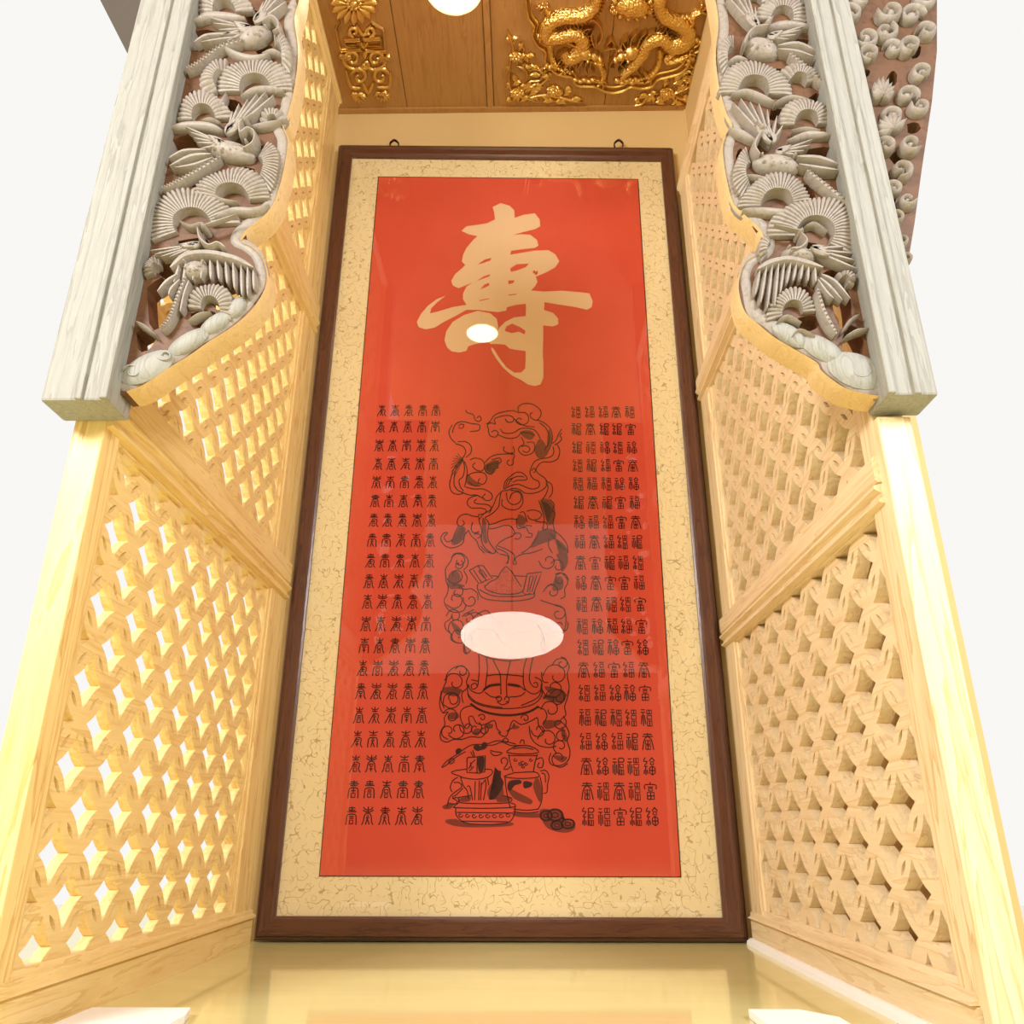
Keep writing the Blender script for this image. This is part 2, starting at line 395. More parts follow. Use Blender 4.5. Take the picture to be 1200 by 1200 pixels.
def screen(side):
    L = side == 'L'
    X = XL if L else XR; sg = -1 if L else 1                     # sg: direction pointing out of the alcove
    y0, y1 = 1.115, 2.146
    top = ZC-.002 if L else OFF+2.055
    root = thing('lattice_screen', 'honey-coloured pine lattice screen reaching the ceiling, left of the red calligraphy' if L else
                 'paler pine lattice screen ending below the ceiling, right of the red calligraphy', 'screen', (X, (y0+y1)/2, 0))
    pm, sm = (M['pineL'], M['stileL']) if L else (M['pineR'], M['stileR'])
    th = .018 if L else .024
    if L: bands = [(OFF-.172, OFF+.588), (OFF+.708, OFF+1.462), (OFF+1.585, top-.035)]; py, pz, oy, oz = .1195, .0612, 1.532, OFF+.028
    else: bands = [(OFF-.176, OFF+.452), (OFF+.545, OFF+1.21), (OFF+1.30, top-.035)]; py, pz, oy, oz = .1265, .0600, 1.265, OFF+.396
    gro = [OFF+.635, OFF+1.52] if L else [OFF+.490, OFF+1.255]
    # the three fretwork panels
    for a, b in bands:
        me = lattice_mesh(y0+.02, y1-.02, a-.012, b+.012, py, pz, oy, oz, th)
        Mx = Matrix(((0, 0, sg, X+sg*(.012+th/2)), (1, 0, 0, 0), (0, 1, 0, 0), (0, 0, 0, 1)))
        me.transform(Mx)
        o = mk('lattice_panel', me, pm, root)
    # stiles
    def prof(z, s, wd):                                            # stepped moulding in x
        return z
    for (a, b) in ((y0, y0+.05), (y1-.125 if L else y1-.085, y1)):
        bm = new(); box(bm, (min(X, X+sg*.05), a, .052), (max(X, X+sg*.05), b, top), .003)
        mk('stile', bm, sm, root)
        e = a-.0 if a > 1.5 else b
        bm = new(); lo, hi = (a-.012, a) if a > 1.5 else (b, b+.012)
        box(bm, (min(X+sg*.005, X+sg*.045), lo, .06), (max(X+sg*.005, X+sg*.045), hi, top-.03), .003); mk('stile_bead', bm, sm, root)
    # rails: flat plank above, moulded strip below
    def railset(zt, zg, zb):
        r0, r1 = y0+.004, y1-.001
        pr = [(X+sg*.05, zg+.002), (X-sg*.006, zg+.002), (X-sg*.010, zg+.006), (X-sg*.010, zt-.014), (X-sg*.006, zt-.010), (X+sg*.003, zt-.008), (X+sg*.003, zt), (X+sg*.05, zt)]
        prism('rail', pr, 1, r0, r1, pm, root)
        d = (zg-zb)
        pr = [(X+sg*.05, zg-.001), (X-sg*.004, zg-.001), (X-sg*.014, zg-d*.12), (X-sg*.014, zg-d*.25), (X-sg*.004, zg-d*.42), (X-sg*.003, zg-d*.6), (X-sg*.010, zg-d*.68), (X-sg*.010, zg-d*.8), (X+sg*.004, zg-d*.9), (X+sg*.004, zb), (X+sg*.05, zb)]
        prism('rail_moulding', pr, 1, r0, r1, pm, root)
    railset(bands[1][0], gro[0], bands[0][1]); railset(bands[2][0], gro[1], bands[1][1])
    zt = top
    prism('top_rail', [(X+sg*.05, zt), (X-sg*.010, zt), (X-sg*.010, zt-.012), (X-sg*.002, zt-.018), (X-sg*.002, zt-.028), (X+sg*.006, zt-.036), (X+sg*.05, zt-.036)], 1, y0+.004, y1-.001, pm, root)
    zb = bands[0][0]
    prism('bottom_rail', [(X+sg*.05, zb), (X+sg*.006, zb), (X+sg*.004, zb-.008), (X-sg*.004, zb-.011), (X-sg*.004, zb-.018), (X-sg*.012, zb-.022), (X-sg*.012, OFF-.1985), (X+sg*.05, OFF-.1985)], 1, y0+.004, y1-.001, pm, root)
    prism('kick_board', [(X+sg*.05, OFF-.200), (X-sg*.002, OFF-.200), (X-sg*.005, OFF-.204), (X-sg*.005, 0), (X+sg*.05, 0)], 1, y0+.004, y1-.001, pm, root)
    if not L:
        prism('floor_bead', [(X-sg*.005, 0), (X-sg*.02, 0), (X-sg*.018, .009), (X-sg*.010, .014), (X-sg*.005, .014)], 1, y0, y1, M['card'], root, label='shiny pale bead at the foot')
        bxo('end_board', (X-.002, y0-.022, 0), (X+.05, y0-.0005, at(1030, 463, 1, 1.045).z-.01), M['stileR'], root, .003, label='pale end board')
screen('L'); screen('R')
#PART2
# ================================================================== FRAMED CALLIGRAPHY
YP = 2.16
pic = thing('framed_calligraphy', 'tall red calligraphy scroll framed in dark mahogany under glass on the back wall', 'picture', (-.055, YP, 0))
def PP(u, v, y=YP): return at(u, v, 1, y)
o_ = [PP(*p) for p in ((396, 168), (790, 171), (879, 1105), (293, 1103))]
i_ = [PP(*p) for p in ((412, 182), (775, 186), (848, 1076), (322, 1074))]
for v in o_:
    v.z = max(v.z, .003)
o_[0].x = max(o_[0].x, XL+.004); o_[3].x = max(o_[3].x, XL+.004); o_[1].x = min(o_[1].x, XR-.003); o_[2].x = min(o_[2].x, XR-.003)
def frame_rail(a, b, c, d, mat):
    """a,b outer corners; c,d inner corners (d next to a); a stepped section swept with mitres"""
    st = [(0, .032), (0, .012), (.10, .006), (.16, .006), (.22, -.004), (.34, -.006), (.45, .0), (.80, .0), (.90, .004), (1.0, .006), (1.0, .022)]
    bm = new(); A = []; B = []
    for t, dy in st:
        p = a.lerp(d, t); q = b.lerp(c, t); p.y = YP+dy; q.y = YP+dy
        A.append(bm.verts.new(p)); B.append(bm.verts.new(q))
    n = len(st)
    for i in range(n): bm.faces.new((A[i], A[(i+1) % n], B[(i+1) % n], B[i]))
    bm.faces.new(A); bm.faces.new(B[::-1])
    return mk('frame_rail', bm, mat, pic)
frame_rail(o_[0], o_[1], i_[1], i_[0], M['mahogh']); frame_rail(o_[1], o_[2], i_[2], i_[1], M['mahog'])
frame_rail(o_[2], o_[3], i_[3], i_[2], M['mahogh']); frame_rail(o_[3], o_[0], i_[0], i_[3], M['mahog'])
YM = YP+.016
def quad(name, c, th, mat, parent, y):
    bm = new(); f = [bm.verts.new((p.x, y, p.z)) for p in c]; g = [bm.verts.new((p.x, y+th, p.z)) for p in c]
    bm.faces.new(f); bm.faces.new(g[::-1])
    for i in range(4): bm.faces.new((f[i], f[(i+1) % 4], g[(i+1) % 4], g[i]))
    return mk(name, bm, mat, parent)
grow = [i_[0].lerp(o_[0], .25), i_[1].lerp(o_[1], .25), i_[2].lerp(o_[2], .25), i_[3].lerp(o_[3], .25)]
quad('silk_mount', grow, .004, M['mat'], pic, YM)
rc = [PP(*p, YM) for p in ((444, 208), (747, 211), (797, 1027), (375, 1026))]
rc2 = [PP(*p, YM) for p in ((443, 207), (748, 210), (798.5, 1028.3), (373.8, 1027.3))]
quad('paper_border', rc2, .001, M['ink'], pic, YM-.0012)
paper = quad('red_paper', rc, .001, M['red'], pic, YM-.0022)
quad('glass_pane', grow, .002, M['glass'], pic, YP+.006)
for u in (462, 725):
    p = PP(u, 167); bm = new()
    mpz = fmap(1, YP+.01, -1)
    rib(bm, mpz, [(u-4, 173), (u-5, 168), (u, 164), (u+5, 168), (u+4, 173)], 1.6, .0, .004, 3)
    mk('hanging_ring', bm, M['hook'], pic, True)
YK = YM-.0024
mk_ink = fmap(1, YK, -1)
def poly_flat(name, loops, h, mat, parent):
    lp = [[(PP(u, v, YK).x, PP(u, v, YK).z) for u, v in l] for l in loops]
    me = curve_mesh(lp, .0002)
    me.transform(Matrix(((1, 0, 0, 0), (0, 0, 1, YK-h), (0, 1, 0, 0), (0, 0, 0, 1))))
    return mk(name, me, mat, parent)
def cg(l, x0=440, y0=200, k=3.75): return [(x0+a/k, y0+b/k) for a, b in l]
shou = [(515,160),(550,143),(590,155),(610,175),(612,208),(650,195),(700,188),(722,215),(724,245),(700,258),(650,270),(605,283),(640,280),(680,282),(710,305),(716,330),(700,340),(650,345),(597,352),(592,370),(640,362),(700,352),(760,350),(790,368),(808,398),(790,425),(750,447),(715,462),(705,466),(712,490),(700,510),(683,527),(740,532),(820,528),(900,535),(940,540),(955,575),(950,600),(930,612),(880,600),(800,588),(742,578),(742,600),(740,612),(780,625),(803,650),(803,675),(780,685),(737,680),(737,740),(735,800),(738,850),(738,910),(725,940),(700,947),(670,940),(640,920),(600,900),(560,865),(530,825),(512,795),(508,775),(520,785),(545,825),(575,865),(610,888),(640,888),(658,870),(660,830),(660,793),(620,788),(590,782),(570,765),(540,762),(505,762),(500,755),(525,720),(545,690),(570,665),(610,645),(660,640),(662,600),(660,585),(620,590),(578,600),(575,615),(540,622),(500,618),(450,612),(400,612),(350,640),(300,665),(260,690),(220,698),(190,688),(182,665),(200,630),(230,595),(270,565),(308,550),(270,580),(245,605),(240,628),(280,618),(340,600),(400,590),(385,565),(385,540),(400,510),(430,490),(395,505),(365,517),(340,505),(333,485),(350,455),(380,430),(395,415),(380,400),(385,370),(400,340),(430,305),(448,288),(410,280),(378,265),(400,245),(440,240),(490,232),(525,215),(522,185)]
holes = [[(450,412),(478,392),(510,383),(505,395),(470,408)],[(592,430),(620,412),(675,408),(660,425),(620,440),(595,445)],[(445,485),(475,465),(505,455),(500,465),(460,480)],[(583,483),(612,482),(605,495),(585,500)],[(460,522),(480,500),(500,493),(500,505),(480,515)],[(585,545),(620,541),(620,545),(585,550)],[(455,570),(500,560),(500,564),(458,574)],[(568,705),(575,685),(600,672),(640,690),(660,705),(655,720),(630,708),(600,715)],[(684,440),(692,445),(698,436),(704,446),(712,438),(714,452),(706,460),(694,450)]]
poly_flat('longevity_character', [cg(shou)]+[cg(h) for h in holes], .0004, M['gold_char'], paper)
blob = [(303,745),(312,705),(340,665),(390,635),(450,617),(505,628),(533,652),(540,685),(530,725),(505,752),(440,762),(408,772),(400,792),(370,800),(335,795),(315,778)]
poly_flat('lower_brushstroke', [cg(blob)], .0009, M['gold_char'], paper)

# ---- ink lines
def ink(bm, pts, wd=1.1, n=4, h=.0006, k=None, closed=False, mp=mk_ink):
    q = catmull(pts, n, closed) if n > 1 else list(pts)
    N_ = len(q); A = []
    for i in range(N_):
        a = q[(i-1) % N_] if closed or i > 0 else q[i]; b = q[(i+1) % N_] if closed or i < N_-1 else q[i]
        dx, dy = b[0]-a[0], b[1]-a[1]; L_ = math.hypot(dx, dy) or 1; nx, ny = -dy/L_, dx/L_
        w_ = wd/2
        A.append((bm.verts.new(mp(q[i][0]-nx*w_, q[i][1]-ny*w_, h)), bm.verts.new(mp(q[i][0]+nx*w_, q[i][1]+ny*w_, h))))
    for i in range(N_ if closed else N_-1):
        a, b = A[i], A[(i+1) % N_]
        try: bm.faces.new((a[0], a[1], b[1], b[0]))
        except ValueError: pass
# seal-script characters: stroke grammar in a unit box, y up
def L2(*p): return [tuple(q) for q in p]
def bx4(x0, y0, x1, y1): return [(x0, y0), (x1, y0), (x1, y1), (x0, y1), (x0, y0)]
def shou_seal(r):
    s = []
    t = r.randrange(5)
    s.append([(.5, 1.), (.5, .7)])
    if t == 0: s += [[(.12, .93), (.5, .84), (.88, .93)], [(.2, .72), (.8, .72)]]
    if t == 1: s += [[(.1, .98), (.25, .85), (.5, .82), (.75, .85), (.9, .98)], [(.05, .82), (.3, .72), (.7, .72), (.95, .82)]]
    if t == 2: s += [[(.2, .9), (.8, .9)], [(.08, .8), (.92, .8)], [(.2, .7), (.8, .7)]]
    if t == 3: s += [[(.2, .95), (.3, .84), (.7, .84), (.8, .95)], [(.25, .72), (.75, .72)]]
    if t == 4: s += [bx4(.25, .8, .75, .93), [(.1, .72), (.9, .72)]]
    a = r.randrange(3)
    if a == 0: s += [[(.02, .0), (.16, .2), (.2, .45), (.35, .62), (.65, .62), (.8, .45), (.84, .2), (.98, .0)]]
    if a == 1: s += [[(.08, .0), (.1, .3), (.2, .56), (.8, .56), (.9, .3), (.92, .0)]]
    if a == 2: s += [[(.02, .0), (.2, .25), (.45, .62)], [(.5, .62), (.55, .6), (.85, .5), (.8, .2), (.98, .0)]]
    b = r.randrange(5)
    if b == 0: s += [bx4(.36, .06, .64, .26), [(.33, .46), (.67, .46)], [(.33, .36), (.67, .36)]]
    if b == 1: s += [[(.5, .58), (.5, .3)], [(.3, .42), (.7, .42)], bx4(.34, .05, .66, .28)]
    if b == 2: s += [[(.32, .48), (.68, .48), (.6, .36), (.4, .36), (.32, .48)], [(.5, .34), (.5, .05)], [(.35, .2), (.65, .2)]]
    if b == 3: s += [[(.4, .5), (.6, .5)], [(.35, .4), (.65, .4)], [(.5, .4), (.35, .02)], [(.5, .3), (.68, .02)]]
    if b == 4: s += [bx4(.34, .3, .66, .48), bx4(.38, .04, .62, .22)]
    return s
def fu_seal(r):
    t = r.randrange(6); s = []
    if t < 4:
        lft = r.randrange(3)
        if lft == 0: s += [[(.03, .97), (.38, .97)], [(.0, .82), (.42, .82)], [(.21, .82), (.21, .0)], [(.1, .65), (.06, .35), (.02, .1)], [(.32, .65), (.36, .35), (.4, .1)]]
        if lft == 1: s += [[(.06, .92), (.36, .92)], [(.02, .74), (.4, .74)], [(.21, .74), (.21, .0)], [(.06, .6), (.06, .1)], [(.36, .6), (.36, .1)]]
        if lft == 2: s += [[(.2, 1.), (.05, .78), (.36, .78), (.1, .5), (.36, .5)], [(.2, .5), (.2, .0)], [(.08, .3), (.05, .06)], [(.32, .3), (.36, .06)]]
        rt = r.randrange(4)
        if rt == 0: s += [[(.52, .97), (.98, .97)], bx4(.6, .66, .9, .86), bx4(.54, .05, .96, .54), [(.75, .54), (.75, .05)], [(.54, .3), (.96, .3)]]
        if rt == 1: s += [[(.75, 1.), (.52, .8)], [(.75, 1.), (.98, .8)], bx4(.62, .6, .88, .76), [(.75, .52), (.52, .4), (.52, .12), (.75, .0), (.98, .12), (.98, .4), (.75, .52)], [(.75, .5), (.75, .02)], [(.53, .26), (.97, .26)]]
        if rt == 2: s += [[(.55, .95), (.95, .95), (.95, .75), (.55, .75)], [(.55, .95), (.5, .0)], bx4(.64, .42, .92, .62), bx4(.62, .02, .94, .3), [(.78, .3), (.78, .02)]]
        if rt == 3: s += [bx4(.55, .72, .95, .95), bx4(.55, .4, .95, .62), bx4(.55, .0, .95, .3), [(.75, .95), (.75, .72)], [(.75, .3), (.75, .0)]]
    elif t == 4:
        s += [[(.5, 1.), (.5, .9)], [(.04, .6), (.06, .84), (.94, .84), (.96, .6)], [(.28, .72), (.72, .72)], bx4(.34, .5, .66, .64), bx4(.22, .04, .78, .42), [(.5, .42), (.5, .04)], [(.22, .23), (.78, .23)]]
    else:
        s += [[(.5, 1.), (.5, .8)], [(.12, .92), (.88, .92)], [(.04, .8), (.96, .8)], [(.5, .8), (.2, .6), (.02, .0)], [(.5, .8), (.8, .6), (.98, .0)], bx4(.3, .34, .7, .56), bx4(.3, .04, .7, .26), [(.5, .56), (.5, .04)]]
    return s
rs = random.Random(11)
# rows: y positions of the character centres, measured down the scroll
rowL = [481, 500, 522, 543.5, 565, 587, 609.5, 633, 657, 681, 705, 731, 756.5, 783, 810, 838, 866, 895, 925, 956]
topL, botL = [447.5, 463, 479, 495.5, 511], [412, 431, 451, 470.5, 489]
rowR = [483, 503, 524.5, 545.5, 567, 589, 612, 635, 659.5, 683, 708, 734, 758.5, 785, 812, 841, 869, 898, 927, 957]
topR, botR = [675, 691, 707, 722, 738], [689, 708, 727, 745, 764]
for nm, rows, tp, bt, fn, sc in (('longevity_seal_character', rowL, topL, botL, shou_seal, 1.0), ('fortune_seal_character', rowR, topR, botR, fu_seal, 1.0)):
    for c in range(5):
        for k, v in enumerate(rows):
            bm = new()
            t = (v-rows[0])/(rows[-1]-rows[0]); u = tp[c]+(bt[c]-tp[c])*t
            hw = (5.4+1.6*t)*(1 if fn is shou_seal else 1.02); hh = 6.6+4.2*t
            lean = (bt[c]-tp[c])/(rows[-1]-rows[0])
            for st in fn(rs):
                pts = [(u+(x-.5)*2*hw-(y-.5)*2*hh*lean, v-(y-.5)*2*hh) for x, y in st]
                smooth = 3 if len(st) > 2 and st[0] != st[-1] else 1
                ink(bm, pts, 1.05+.3*t, smooth, .0003)
            mk(nm, bm, M['ink'], paper)
# ---- the ink painting: incense burner, rising smoke with bats, clouds, stand and vessels
K6 = 1200/190
def D1(l): return [(500+a/K6, 460+b/K6) for a, b in l]
def D2(l): return [(500+a/K6, 640+b/K6) for a, b in l]
def D3(l): return [(500+a/K6, 800+b/K6) for a, b in l]
def spiral(cx, cy, r, a0, turns, sg=1, k=1., n=9):
    return [(cx+r*(1-i/(n)*.85)*math.cos(math.radians(a0)+sg*2*PI*turns*i/n), cy+k*r*(1-i/n*.85)*math.sin(math.radians(a0)+sg*2*PI*turns*i/n)) for i in range(n)]
lines = []          # (points, width)
washes = []         # closed shapes filled with ink wash
darks = []
def l1(*ls, w=1.0): lines.extend((D1(l), w) for l in ls)
def l2(*ls, w=1.0): lines.extend((D2(l), w) for l in ls)
def l3(*ls, w=1.0): lines.extend((D3(l), w) for l in ls)
# top clouds and dragon-like bat
l1([(290,130),(300,150),(345,165),(360,205),(390,215),(405,195),(390,175),(370,190)],
   [(190,240),(165,290),(180,340),(215,375)], [(190,300),(210,240),(260,215),(330,230),(390,240),(385,280),(320,290)],
   [(240,250),(250,235),(275,240),(265,265),(235,262)],
   [(440,235),(470,215),(500,170),(560,145),(640,135),(680,150),(675,110),(720,82),(790,90),(840,130),(845,170),(815,205),(775,190),(765,160),(785,150)],
   [(680,150),(730,150),(755,185),(745,225),(700,240),(660,215),(680,190),(705,200)],
   [(460,280),(450,240),(480,225),(510,235),(500,200),(540,180),(600,170),(640,185),(640,215),(600,220),(580,195)],
   [(455,280),(470,320),(510,330),(530,300),(505,280),(480,295)], [(545,270),(570,300),(640,300),(690,270),(740,265),(790,275),(820,300),(840,340)],
   [(640,190),(690,230),(740,250),(800,255)], [(520,310),(600,340),(670,330),(700,300),(760,300),(800,320)],
   [(820,205),(870,225),(915,270),(930,330),(920,390),(895,440)], [(835,225),(880,260),(905,320),(900,380),(870,430)],
   [(700,330),(720,380),(690,400),(680,430),(720,465),(780,450),(800,410),(790,370),(740,370)], [(700,400),(740,395),(765,420),(740,445),(710,430)])
l1([(930,380),(960,350),(975,310),(1000,270)], [(945,390),(985,365),(1000,340),(985,320),(1000,300)],
   [(935,400),(940,450),(910,480),(850,490),(800,510),(775,555),(765,600),(790,640),(830,660),(830,700),(780,715),(720,695),(680,680),(640,685),(600,700),(575,715)],
   [(965,385),(985,430),(970,490),(920,515),(860,515),(825,540),(810,580),(840,610),(880,640),(890,680),(860,720),(800,745),(730,745),(690,720),(640,710),(600,725),(560,730),(520,770),(500,820),(470,870),(420,900),(390,940)],
   [(570,715),(580,660),(620,620),(670,590),(715,600),(745,640),(710,650),(670,650),(640,665)], [(600,690),(630,640),(680,620),(720,625)], [(585,700),(600,650),(640,635)],
   [(590,740),(600,800),(640,830),(690,810),(700,760),(670,735),(630,750),(615,790)], [(560,790),(560,840),(620,868),(680,860),(712,815),(705,755),(680,730),(620,725)],
   [(550,740),(540,800),(530,850),(480,900),(430,925)], [(775,580),(795,560),(805,580),(790,595)])
l1([(215,380),(270,400),(290,440),(270,480),(235,520),(200,570),(180,630),(170,690),(190,740),(240,755),(270,740),(240,730),(205,690),(205,620),(220,560),(260,500)],
   [(230,365),(290,365),(330,400),(325,450),(290,480)], [(265,490),(280,550),(270,620),(240,650),(250,700),(275,730)],
   [(280,510),(300,570),(295,640),(280,700)], [(320,500),(360,485),(410,500),(430,540),(410,580),(370,575),(340,545),(360,520)],
   [(300,620),(330,600),(380,590),(430,600),(445,640),(420,680),(380,665),(395,635)], [(310,660),(350,690),(400,690)],
   [(430,520),(470,480),(520,460),(600,455),(650,460),(640,500),(640,530),(610,540),(595,515),(615,500)], [(430,560),(440,590),(480,605),(500,560),(530,560),(520,530),(550,515),(540,485),(480,500)],
   [(575,400),(570,430),(610,450),(650,440),(640,400)],
   [(290,700),(350,715),(420,715),(480,750),(480,790),(440,800),(415,775),(435,750)], [(260,740),(320,760),(370,760),(430,790)],
   [(380,760),(320,780),(300,820),(330,855),(400,855),(440,870),(430,895),(380,905)], [(370,790),(350,810),(380,825),(450,830),(480,860),(460,895)])
l1([(380,920),(340,915),(290,900),(240,920),(225,970),(250,990),(280,970),(265,945)], [(240,980),(210,1040),(190,1090),(150,1105),(130,1070),(155,1040),(130,1040),(105,1075),(120,1120),(170,1150),(230,1140),(270,1110),(280,1060),(310,1020)],
   [(310,1020),(330,1060),(370,1100),(390,1150),(430,1190)], [(385,910),(390,960),(410,1020),(405,1090),(430,1150),(480,1190)], [(430,930),(460,970),(450,1040),(460,1100),(500,1160),(530,1190)],
   [(455,980),(500,970),(550,950),(610,935),(670,940)], [(460,1010),(510,1005),(570,985),(620,990),(650,1030),(640,1060),(590,1080),(540,1110),(510,1150)],
   [(640,1050),(680,1040),(700,1060),(680,1085),(650,1080)], [(700,1000),(740,1005),(755,1040),(780,1045),(775,1070),(730,1070)],
   [(670,930),(665,970),(680,1010),(740,985),(780,990)], [(690,890),(720,885),(735,930),(745,960)], [(740,880),(780,870),(830,880),(850,910),(820,940),(770,940),(745,910)],
   [(800,950),(840,960),(880,960),(895,1000),(870,1020),(855,995)], [(340,960),(330,1010),(350,1040),(390,1030)], [(350,1050),(380,1045),(400,1065),(375,1080)],
   [(880,655),(925,680),(930,740),(905,780)], [(850,800),(880,760),(900,700),(880,670)], [(830,800),(850,860),(870,940),(860,1010)], [(910,790),(945,830),(930,870),(950,900),(935,960),(945,1020)],
   [(940,1020),(1000,1070),(1040,1130),(1045,1190)], [(830,1020),(810,1080),(760,1150),(700,1190)], [(910,1080),(900,1130),(930,1190)], [(940,1080),(970,1100),(990,1150)])
washes += [D1(l) for l in ([(840,340),(900,430),(870,480),(820,480),(800,420)], [(430,540),(500,500),(540,520),(520,560),(490,600),(440,590)], [(300,600),(340,640),(390,680),(330,690),(290,660)],
   [(840,800),(900,790),(950,860),(940,960),(900,980),(870,900)], [(680,900),(730,930),(730,970),(690,1000),(670,960)], [(860,1010),(950,1020),(950,1080),(850,1120),(770,1150),(800,1080)], [(960,1090),(1030,1140),(1040,1195),(980,1195)],
   [(410,930),(440,960),(440,1040),(450,1110),(420,1100)], [(210,1050),(250,990),(290,1010),(270,1090),(210,1130),(180,1110)], [(690,290),(760,280),(800,310),(770,350),(720,330)], [(905,270),(925,340),(900,420),(890,370)])]
for s_ in ((225,620,20),): pass
# smoke foot, burner
l2([(400,0),(440,40),(500,55),(520,20),(590,50),(610,90),(590,130)], [(530,0),(600,30),(650,70),(640,130),(665,130),(655,90),(710,60),(780,50),(860,20)], [(540,60),(600,75),(600,130)])
l2([(585,150),(550,190),(520,240),(470,265),(430,300)], [(590,150),(630,190),(660,240),(700,300)], [(430,290),(440,320),(520,350),(600,358),(680,350),(710,330)],
   [(380,280),(375,310),(400,370),(450,395),(540,405),(620,408),(720,400),(790,380),(800,340)], [(390,320),(430,345),(500,370),(600,375),(700,370),(770,350)],
   [(480,220),(530,225)], [(650,220),(740,225)])
for l in ([(315,180),(380,145),(420,145),(485,240),(440,255),(410,270),(385,275),(315,180)], [(380,145),(440,255)], [(385,185),(410,175),(445,225),(425,235),(385,185)], [(345,175),(405,268)],
          [(745,205),(850,192),(830,250),(790,355),(735,360),(712,345),(745,205)], [(765,225),(815,215),(780,335),(745,340),(765,225)], [(745,205),(712,345)], [(790,230),(760,330)]):
    lines.append((D2(l), 1.0, 1))
# beaded ash heap
rr_ = random.Random(4); dots = []
for i in range(150):
    t = rr_.random()**.6; y_ = 160+190*t; x_ = 590+(rr_.random()-.5)*2*(10+125*t); dots.append(D2([(x_, y_)])[0])
# left/right clouds
for cx, cy, r, a, sg in ((240,110,62,200,1),(215,215,72,160,-1),(235,140,40,300,1),(210,395,75,150,-1),(325,400,58,200,-1),(225,340,60,230,1),(230,600,78,120,1),(205,520,60,180,1),(235,660,60,90,1),(310,540,50,200,1),
                         (970,150,56,200,1),(900,110,70,180,-1),(990,250,60,0,-1),(930,340,60,200,1),(975,500,60,280,1),(990,590,62,330,1),(930,620,50,60,1),(1000,870,50,260,1),(960,960,100,180,1),(940,1050,90,180,-1),(980,1120,70,200,1),
                         (260,930,52,200,1),(210,1010,80,190,1),(190,1130,80,150,-1)):
    l2(spiral(cx, cy, r, a, 1.15, sg))
l2([(145,250),(140,170),(180,110),(200,60),(260,55),(305,100),(300,150),(275,180),(300,230),(290,280)], [(140,250),(160,310),(150,360),(130,400),(150,460),(200,490),(270,480),(290,440)], [(230,310),(290,320),(330,315),(375,350),(380,400)],
   [(190,500),(175,540),(135,570),(145,620),(180,650),(180,690),(220,715),(275,710),(280,650)], [(280,520),(360,490),(420,520),(480,540)], [(290,500),(350,470)],
   [(950,210),(1000,200),(1045,260),(1020,320),(1025,370),(990,390)], [(860,340),(900,290),(950,280)], [(950,440),(1010,460),(1030,520),(1025,600),(990,660),(920,665)], [(840,400),(930,430),(980,440)],
   [(930,880),(960,840),(1020,835),(1055,890),(1040,950),(1055,1040),(1045,1110)], [(850,930),(860,1000),(900,1010)],
   [(130,1200),(105,1130),(120,1060),(145,1000),(150,950),(200,900),(270,890),(315,940),(295,1000),(300,1050),(260,1090),(270,1160)])
washes += [D2(l) for l in ([(160,220),(200,180),(240,200),(250,260),(200,290),(160,300)], [(950,240),(1000,230),(1010,310),(960,330),(930,320)], [(960,60),(1040,60),(1040,140),(1000,190),(980,110)], [(180,560),(240,600),(270,660),(220,650)], [(180,1060),(250,1070),(230,1110),(150,1100)], [(870,1040),(980,1060),(1040,1110),(940,1110)], [(160,290),(250,280),(280,300),(190,320)])]
# body of the burner
l2([(350,590),(340,540),(400,490),(450,480),(500,540),(560,560)], [(345,600),(335,640),(345,720),(390,790),(450,825),(520,840),(600,850),(680,840),(760,810),(830,750),(860,680),(850,620),(800,560)],
   [(280,640),(290,600),(340,560)], [(345,620),(375,610),(395,630),(380,655),(350,645),(360,625)], [(395,620),(470,615),(520,650),(545,700),(570,720)], [(590,700),(620,660),(690,640),(740,630)],
   [(775,640),(790,600),(830,600),(850,650)], [(285,640),(280,740),(290,785),(315,785),(330,740),(325,660),(300,645),(300,740),(312,760)], [(275,690),(275,780),(300,800)], [(850,650),(870,680),(870,770),(845,795),(820,760),(820,690)], [(835,680),(850,760)],
   spiral(570,775,60,-90,1.,1), [(570,712),(540,740)], [(515,780),(530,820),(575,830),(620,810),(630,760),(610,730)])
l2([(385,800),(390,900),(385,980),(375,1040),(340,1060),(330,1030),(360,1015),(375,1035)], [(440,830),(450,900),(440,1000),(430,1060),(390,1090),(330,1070),(310,1030)],
   [(490,840),(520,900),(545,960),(550,1100)], [(620,850),(600,940),(590,1020),(595,1120)], [(520,1140),(515,1120),(540,1110),(555,1130),(540,1150),(525,1140)], [(575,1140),(585,1115),(610,1125),(605,1150),(585,1150)], [(520,1150),(560,1175),(610,1155)],
   [(790,810),(770,900),(760,990),(790,1040),(820,1040),(815,1010),(790,1015)], [(740,830),(720,900),(715,990),(730,1060),(790,1095),(840,1070),(850,1020)],
   [(310,1020),(305,1090),(360,1150),(450,1180),(560,1195)], [(450,960),(520,950),(640,955),(720,965)], [(380,1000),(330,990)], [(800,970),(850,1000),(845,1080),(810,1130),(700,1180)],
   [(420,1070),(460,1030),(540,1018)], [(600,1018),(680,1030),(730,1070)], [(430,1080),(480,1115),(540,1120)], [(610,1118),(690,1110),(730,1080)])
l2([(420,1065),(470,1035),(550,1025)], [(600,1025),(690,1040)], w=2.0)
